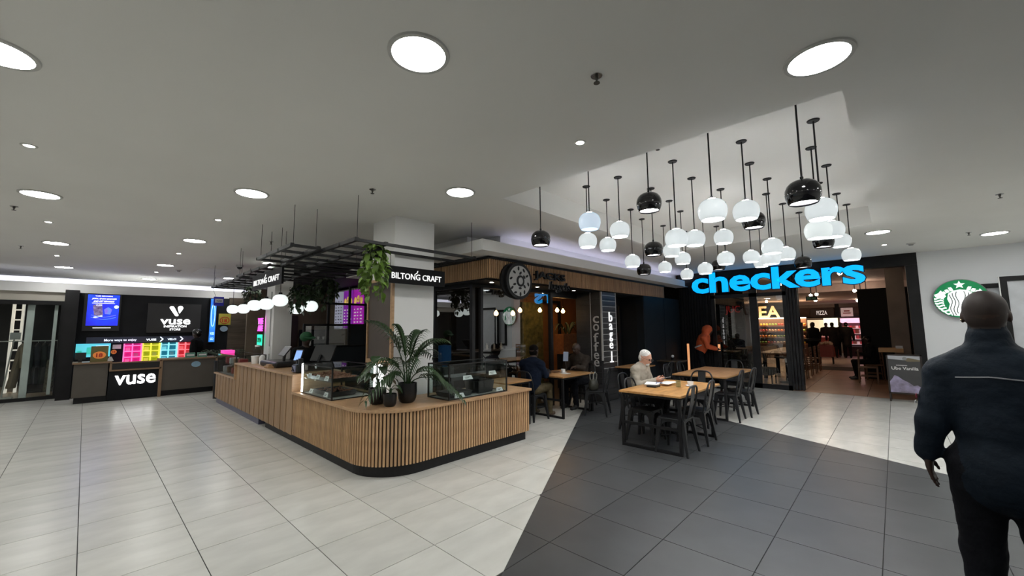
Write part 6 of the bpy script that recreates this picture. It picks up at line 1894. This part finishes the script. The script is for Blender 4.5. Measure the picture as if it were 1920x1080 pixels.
def person(label, loc, heading, J, mats, h=.011, hair='short', bulk=1., belly=1., wrinkle=.004, jacket=True, top_len=0., hands=True, seed=1, group=None, legs=True, collar=False, hood=False, shoulders=1., arm=1., trap=1.):
    """J: joints in local space, forward +X, left +Y"""
    A = lambda k: rotz(np.array(J[k], float), heading) + np.array(loc)
    D = lambda v: rotz(np.array(v, float), heading)
    B = Body()
    pel, nck, hd = A('pelvis'), A('neck'), A('head')
    up = nrm(nck - pel); lf = D(J.get('left', (0, 1, 0))); fw = nrm(np.cross(lf, up)); lf = np.cross(up, fw)
    Fm = np.array([fw, lf, up]); L = np.linalg.norm(nck - pel)
    b = bulk
    B.ell(pel + up * .01, (.118 * belly, .165, .13), TOP if jacket else BOT, .05, Fm)
    B.ell(pel + up * L * .32 + fw * .015 * belly, np.array((.118 * belly, .150, .17)) * b, TOP, .06, Fm)
    B.ell(pel + up * L * .66, np.array((.128, .172 * shoulders, .20)) * b, TOP, .06, Fm)
    sl, sr = A('shL'), A('shR')
    B.cone(sl - lf * .03, sr + lf * .03, .062 * b, .062 * b, TOP, .05)
    for s_ in (sl, sr): B.cone(nck - up * .015 / trap, s_, .052 * trap, .058 * b * trap, TOP, .04)
    if top_len: B.cone(pel, pel - up * top_len, .15, .16, TOP, .05)
    B.cone(nck - up * .03, hd - nrm(hd - nck) * .05, .062, .055, SKIN, .02)
    if collar:
        B.cone(nck - up * .01, nck + up * .045 + fw * .005, .088, .080, TOP, .015)
    for side in 'LR':
        s_, e, w = A('sh' + side), A('el' + side), A('wr' + side)
        B.cone(s_, e, .060 * b * arm, .050 * b * arm, TOP, .03); B.cone(e, w, .049 * b * arm, .038 * b * arm, TOP, .02)
        if hands:
            dv = D(J['hd' + side]) if 'hd' + side in J else nrm(w - e)
            ac = D(J.get('ac' + side, (1, 0, 0))); nm_ = D(J.get('pn' + side, (0, -1 if side == 'L' else 1, 0)))
            B.cone(w - nrm(w - e) * .02, w + nrm(np.array(dv)) * .02, .027, .025, SKIN, .01)
            hand(B, w + nrm(np.array(dv)) * .012, dv, ac, nm_, J.get('curl' + side, .45), 1., J.get('th' + side, 1))
        if legs:
            hp, kn, an = A('hip' + side), A('kn' + side), A('an' + side)
            B.cone(hp, kn, .092 * J.get('leg', 1), .066 * J.get('leg', 1), BOT, .04); B.cone(kn, an, .066 * J.get('leg', 1), .054 * J.get('leg', 1), BOT, .03)
            tf = nrm(D(J.get('toe' + side, (1, 0, 0)))); td = D(J.get('toed', (0, 0, 0)))
            g = np.array([an[0], an[1], an[2]])
            B.cone(g + [0, 0, -.03], g + tf * .06 + [0, 0, -.045], .045, .042, SHOE, .02); B.cone(g - tf * .03 + [0, 0, -.05], g + tf * .17 + [0, 0, -.062], .038, .034, SHOE, .02)
    hf, hu = D(J.get('hf', (1, 0, 0))), D(J.get('hu', (0, 0, 1)))
    if hood:
        B.ell(hd + np.array(nrm(hu)) * .02 - np.array(nrm(hf)) * .02, (.135, .115, .15), TOP, .05, np.array([nrm(hf), np.cross(nrm(hu), nrm(hf)), nrm(hu)]))
        B.ell(hd + np.array(nrm(hf)) * .085, (.05, .075, .09), SKIN, .01, np.array([nrm(hf), np.cross(nrm(hu), nrm(hf)), nrm(hu)]))
        B.cone(nck, hd, .09, .09, TOP, .04)
    else:
        head(B, hd, hf, hu, hair)
    V, Q = B.mesh(h)
    mi = B.material_of(V[Q].mean(1))
    vm = B.material_of(V)
    # cloth folds
    me0 = bpy.data.meshes.new('body')
    base = np.array([pel[0], pel[1], 0.0 if legs else V[:, 2].min()])
    base[2] = V[:, 2].min() if not legs else min(V[:, 2].min(), .02)
    me0.from_pydata([tuple(v) for v in V - base], [], [tuple(int(i) for i in q) for q in Q])
    me0.update()
    if wrinkle:
        N_ = np.zeros(len(V) * 3); me0.vertex_normals.foreach_get('vector', N_); N_ = N_.reshape(-1, 3)
        out = V - base
        for i in np.nonzero((vm == TOP) | (vm == BOT))[0]:
            p = V[i]
            q = Vector((p[0] * 7 + seed, p[1] * 7, p[2] * 10))
            a = noise.noise(q) + .5 * noise.noise(q * 2.3)
            out[i] += N_[i] * (abs(a) - .25) * wrinkle * 2.0
        me0.vertices.foreach_set('co', out.astype(np.float32).ravel())
    for mm in mats: me0.materials.append(mm)
    me0.polygons.foreach_set('material_index', mi.astype(np.int32))
    me0.polygons.foreach_set('use_smooth', [True] * len(Q))
    me0.update()
    t = thing('person', label, 'person', tuple(base), group)
    o = bpy.data.objects.new('body', me0); col.objects.link(o); o.parent = t
    sm = o.modifiers.new('relax', 'SMOOTH'); sm.factor = .5; sm.iterations = 2
    return t, B

cloth = lambda n, c, **k: M(n, c, k.pop('rough', .85), var=.15, scale=12, bump=.2, bscale=k.pop('bs', 60), spec=.12, **k)
eye_m = M('dark_eye', (.02, .015, .012), .2); lipd = M('dark_lip', (.075, .03, .024), .5); lipl = M('pale_lip', (.45, .20, .16), .5)
shoe_bl = M('black_shoe', (.01, .01, .01), .4)
def mats(skin, hair, top, bot, shoe=None, lip=None, acc=None): return [skin, hair, top, bot, shoe or shoe_bl, lip or lipd, eye_m, acc or top]
def standing(**k):
    J = dict(pelvis=(0, 0, .96), neck=(-.0, 0, 1.50), head=(.02, 0, 1.655), shL=(0, .185, 1.44), shR=(0, -.185, 1.44), elL=(-.03, .255, 1.15), elR=(-.03, -.255, 1.15), wrL=(.03, .27, .90), wrR=(.03, -.27, .90),
             hipL=(0, .09, .92), hipR=(0, -.09, .92), knL=(.02, .10, .50), knR=(.02, -.10, .50), anL=(-.02, .10, .09), anR=(-.02, -.10, .09), acL=(1, 0, 0), acR=(1, 0, 0), thL=1, thR=1)
    J.update(k); return J
def seated(**k):
    J = dict(pelvis=(0, 0, .55), neck=(.05, 0, 1.04), head=(.10, 0, 1.185), shL=(.04, .18, .98), shR=(.04, -.18, .98), elL=(.10, .24, .72), elR=(.10, -.24, .72), wrL=(.34, .12, .79), wrR=(.34, -.12, .79),
             hipL=(.02, .09, .53), hipR=(.02, -.09, .53), knL=(.43, .12, .52), knR=(.43, -.12, .52), anL=(.38, .12, .09), anR=(.38, -.12, .09), hdL=(1, -.3, 0), hdR=(1, .3, 0), acL=(0, 1, 0), acR=(0, -1, 0), pnL=(0, 0, -1), pnR=(0, 0, -1))
    J.update(k); return J

# ---- the man in the dark jacket in front, seen from behind, mid-stride
jk = cloth('navy_black_jacket', (.0085, .014, .022), rough=.62); tr = cloth('black_trousers', (.006, .0065, .009), rough=.75)
Jm = standing(pelvis=(0, 0, .93), neck=(.015, 0, 1.515), head=(.035, .0, 1.675), shL=(.0, .160, 1.375), shR=(.0, -.160, 1.375), elL=(-.03, .228, 1.12), wrL=(-.01, .262, .955), hdL=(.05, -.05, -1), acL=(-1, 0, .05), pnL=(0, -1, 0), curlL=.18, thL=-1,
              elR=(-.03, -.235, 1.12), wrR=(.08, -.26, .93), knL=(.06, .105, .50), anL=(.02, .11, .09), knR=(.02, -.12, .50), anR=(-.16, -.12, .11), leg=1.18, hf=(1, 0, 0))
MAN = (3.13, -.337, 0); MH = math.radians(-8)
man, BM = person('tall man in a dark navy jacket walking away at the right edge', MAN, MH, Jm, mats(skin_dark, M('cropped_black_hair', (.022, .013, .010), .6), jk, tr), h=.0075, hair='crop', bulk=1.08, arm=1.22, trap=1.22, belly=1.30, wrinkle=.004, jacket=True, top_len=.05, collar=True, seed=3, shoulders=1.08)
def surf(B, origin, d):
    """first surface point along a ray"""
    p = np.array(origin, float); d = nrm(np.array(d, float))
    for _ in range(120):
        s_ = min(float(B.sdf1(pr, p[None])[0]) for pr in B.p)
        if s_ < .0008: break
        p = p + d * max(s_ * .8, .0008)
    return p
pts = []
for k in range(15):
    yy = -.19 + .31 * k / 14
    o_ = rotz(np.array([-1.0, yy, 1.375 - .02 * abs(yy) / .2]), MH) + np.array(MAN)
    p = surf(BM, o_, rotz(np.array([1.0, 0, 0]), MH))
    pts.append(tuple(p - rotz(np.array([.007, 0, 0]), MH)))
obj('reflective_piping', MB().tube(pts, .0035, 5), M('silver_piping', (.30, .31, .33), .35, metal=.2), man)
for k, (zz, mm, ww, hh) in enumerate(((1.235, M('crimson_sleeve_mark', (.32, .03, .07), .6), .028, .022), (1.205, print_white, .04, .016))):
    o_ = rotz(np.array([-.01, 1.0, zz]), MH) + np.array(MAN)
    p = surf(BM, o_, rotz(np.array([0, -1., 0]), MH)); nn_ = Vector(rotz(np.array([0, 1, 0]), MH)); rr_ = Vector(rotz(np.array([1, 0, 0]), MH))
    obj('sleeve_badge', MB().obox(Vector(p) + nn_ * .004 - rr_ * (ww / 2 + .03), rr_, Z, nn_, ww, hh, .003), mm, man)
pp_ = rotz(np.array([.012, .082, 1.652]), MH) + np.array(MAN)
obj('ear_stud', MB().ball(tuple(pp_), .006, n=8), M('bright_stud', (.8, .7, .5), .2, metal=1), man)

# ---- old man in the grey sweater, looking down at his phone
sw = cloth('grey_knit_sweater', (.30, .27, .225), bs=140)
Jo = seated(pelvis=(.02, 0, .56), neck=(.10, 0, 1.015), head=(.175, 0, 1.135), shL=(.08, .18, .955), shR=(.08, -.18, .955), elL=(.14, .25, .72), elR=(.14, -.25, .73), wrL=(.335, .09, .80), wrR=(.335, -.07, .80), hf=(.90, 0, -.42), hu=(.42, 0, .90), curlL=.55, curlR=.55, hdL=(.9, -.35, .1), hdR=(.9, .35, .1), acL=(.2, .4, .9), acR=(.2, -.4, .9), pnL=(0, -1, 0), pnR=(0, 1, 0))
OM = (6.22, 3.12, 0); OH = math.radians(-90)
old, BO = person('old man with white hair and grey sweater looking at his phone', OM, OH, Jo, mats(skin_light, hair_grey, sw, cloth('charcoal_trousers', (.02, .02, .022)), lip=lipl), h=.008, bulk=1.1, belly=1.12, wrinkle=.006, jacket=True, seed=8)
# beard, spectacles
hc = np.array(rotz(np.array(Jo['head']), OH)) + np.array(OM); hf_ = nrm(rotz(np.array(Jo['hf']), OH)); hu_ = nrm(rotz(np.array(Jo['hu']), OH)); hl_ = np.cross(hu_, hf_)
mb = MB(); c_ = hc + hf_ * .058 - hu_ * .078
mb.ball(tuple(c_), .042, .046, .036, 16)
obj('beard', mb, hair_grey, old, smooth=1)
mb = MB()
for sg in (-1, 1):
    cc = hc + hf_ * .108 + hl_ * sg * .033 + hu_ * .008
    mb.tube([tuple(cc + hl_ * .026 * math.cos(a * .628) + hu_ * .019 * math.sin(a * .628)) for a in range(10)], .0022, 5, closed=True)
    mb.tube([tuple(cc + hl_ * sg * .026), tuple(hc + hf_ * .04 + hl_ * sg * .082 + hu_ * .012), tuple(hc - hf_ * .015 + hl_ * sg * .085 + hu_ * .01)], .0022, 5)
mb.tube([tuple(hc + hf_ * .112 + hl_ * .008 + hu_ * .012), tuple(hc + hf_ * .112 - hl_ * .008 + hu_ * .012)], .002, 5)
obj('spectacles', mb, M('thin_dark_spectacle_frame', (.03, .025, .02), .3), old)
w_ = rotz(np.array([.45, .0, .835]), OH) + np.array(OM)
t = thing('mobile_phone', 'grey mobile phone held in the old man’s hands', 'phone', tuple(w_))
mb = MB(); f_ = Vector(rotz(np.array([.9, 0, .3]), OH)).normalized(); mb.obox(Vector(w_) - Vector((.037, 0, 0)) - f_ * .03, X, f_, X.cross(f_), .075, .145, .009); obj('case', mb, M('grey_phone', (.12, .12, .12), .35), t)

# ---- man in the navy top, back to the viewer, at the window table
Jn = seated(neck=(.09, 0, 1.05), head=(.14, 0, 1.20), elL=(.16, .24, .78), wrL=(.40, .14, .80), elR=(.12, -.24, .78), wrR=(.38, -.14, .80), knL=(.44, .16, .54), knR=(.44, -.14, .54), anL=(.44, .18, .09), anR=(.42, -.16, .09), leg=1.05)
p_, _ = person('man in a navy top and khaki trousers seated with his back to the view', (5.62, 4.86, 0), math.radians(12), Jn, mats(skin_dark, hair_black, cloth('navy_top', (.006, .010, .022)), cloth('khaki_trousers', (.085, .066, .036)), M('tan_boot', (.07, .045, .025), .6)), h=.010, bulk=1.16, wrinkle=.007, jacket=True, seed=5)
# ---- bald man in the brown jacket, hand near his face
Jb = seated(neck=(.10, 0, 1.05), head=(.17, .0, 1.19), elL=(.28, .22, .80), wrL=(.40, .16, .84), elR=(.26, -.22, .82), wrR=(.33, -.13, 1.02), hdR=(.15, .35, .8), acR=(.6, -.4, .3), pnR=(-.4, .6, 0), curlR=.8, hf=(.95, 0, -.2), hu=(.2, 0, .95))
p2, _ = person('bald man in a dark brown jacket seated with a hand by his face', (7.30, 4.90, 0), math.radians(180), Jb, mats(skin_dark, hair_black, cloth('dark_brown_jacket', (.028, .022, .018)), tr), h=.010, hair='none', bulk=1.18, wrinkle=.008, jacket=True, seed=6)
t = thing('tablet', 'pale blue phone propped up before the bald man', 'phone', (6.88, 5.05, .75))
mb = MB(); mb.obox((6.80, 5.0, .95), Vector((.5, -.86, 0)).normalized(), Vector((.1, 0, 1)).normalized(), Vector((-.86, -.5, 0)).normalized(), .10, .19, .01); obj('slab', mb, M('pale_blue_phone', (.30, .36, .48), .4), t)
obj('prop', MB().bar((6.86, 4.96, .75), (6.83, 4.97, .96), .02, .02), plast_bl, t)
# ---- orange hooded worker leaning at the entrance
Jw = standing(pelvis=(-.07, 0, .93), neck=(.09, 0, 1.37), head=(.15, 0, 1.50), shL=(.06, .20, 1.31), shR=(.06, -.20, 1.31), elL=(.13, .28, 1.08), elR=(.13, -.28, 1.08), wrL=(.33, .20, 1.02), wrR=(.33, -.20, 1.02), hipL=(-.07, .09, .9), hipR=(-.07, -.09, .9), hf=(.85, 0, -.5), hu=(.5, 0, .85), knL=(-.02, .1, .5), knR=(-.02, -.1, .5), anL=(-.08, .1, .09), anR=(-.08, -.1, .09))
p3, BW = person('worker in an orange hooded jacket leaning forward at the dark entrance bay', (12.0, 3.98, 0), math.radians(-72), Jw, mats(skin_dark, hair_black, orange_m, tr), h=.012, bulk=1.30, wrinkle=.008, jacket=False, hood=True, seed=7)
mb = MB()
bw = rotz(np.array([-.01, 0, 1.10]), math.radians(-72)) + np.array((12.0, 3.98, 0))
mb.tube([(bw[0] + .195 * math.cos(a * .2618), bw[1] + .165 * math.sin(a * .2618), bw[2] + .06 * -math.sin(a * .2618)) for a in range(24)], .024, 6, closed=True)
obj('reflective_band', mb, M('silver_band', (.5, .48, .48), .4), p3, smooth=1)
# ---- vape kiosk seller with headset
Jv = standing()
p4, _ = person('vape seller in black with a cap behind the kiosk counter', (2.22, 14.45, -.10), math.radians(150), Jv, mats(skin_dark, hair_black, cloth('black_top', (.005, .005, .006)), tr), h=.013, bulk=1.2, wrinkle=.005, seed=9)
hv = rotz(np.array([.02, 0, 1.555]), math.radians(150)) + np.array((2.22, 14.45, 0))
mb = MB(); mb.ball((hv[0], hv[1], hv[2] + .05), .112, .112, .10, 18); obj('cap', mb, plast_bl, p4, smooth=1)
mb = MB(); add_text(mb, 'v', (hv[0] - .03, hv[1] - .113, hv[2] + .02), X, Z, .05, .05, .004, .02); obj('cap_badge', mb, print_white, p4)
# ---- stall seller in the green cap behind the till
p5, _ = person('stall seller in a green cap half hidden behind the till', (2.97, 8.35, -.20), math.radians(-80), standing(hf=(1, 0, -.3), hu=(.3, 0, 1)), mats(skin_dark, hair_black, cloth('black_apron', (.008, .008, .009)), tr), h=.013, wrinkle=.005, seed=10)
hg = rotz(np.array([.02, 0, 1.455]), math.radians(-80)) + np.array((2.97, 8.35, 0))
mb = MB(); mb.ball((hg[0], hg[1], hg[2] + .045), .115, .115, .105, 18)
obj('green_cap', mb, M('green_cap_cloth', (.012, .085, .03), .8), p5, smooth=1)
mb = MB(); mb.prism(ell(0, 0, .10, .075, 18), (hg[0] + .02, hg[1] - .13, hg[2] + .03), X, Vector((0, -.95, -.3)).normalized(), .01); obj('cap_peak', mb, MATS['green_cap_cloth'], p5)
# ---- shoppers far inside the supermarket
dk1, dk2 = cloth('black_coat', (.010, .009, .010)), cloth('dark_grey_coat', (.022, .02, .02))
for k, (x, y, a, lb, tp) in enumerate(((26.0, 2.30, 0, 'shopper in a long black coat standing deep in the supermarket, front one', dk1), (26.3, 1.78, .2, 'shopper in a dark grey coat standing beside the black coat', dk2), (27.0, 2.05, 3, 'shopper half hidden behind the two in dark coats', dk1),
                                      (22.0, 2.62, 2.6, 'person leaning at the high bar table deep in the foyer', dk1), (28.6, 2.80, 3.1, 'pizza cook behind the red lit counter', dk2))):
    person(lb, (x, y, 0), a, standing(), mats(skin_dark if k != 1 else skin_light, hair_black, tp, dk1), h=.022, bulk=1.25, wrinkle=0, hands=False, top_len=.25 if k < 2 else 0, seed=20 + k)
t = thing('high_bar_table', 'dark high table with a pale box deep in the foyer', 'table', (21.8, 2.75, 0))
obj('top', MB().box(21.5, 2.35, 1.02, 21.95, 3.2, 1.06), dark_m, t); obj('leg', MB().box(21.68, 2.70, 0, 21.76, 2.80, 1.02), dark_m, t); obj('rail', MB().box(21.5, 2.35, .96, 21.52, 3.2, 1.02), dark_m, t)
Js = seated()
p9, _ = person('person in dark clothes sitting beside the black partition in the foyer', (16.3, .55, 0), math.radians(100), Js, mats(skin_dark, hair_black, dk1, dk1), h=.02, wrinkle=0, hands=False, seed=31)
wchair('brown wooden chair under the person by the black partition', 16.3, .55, math.radians(10))
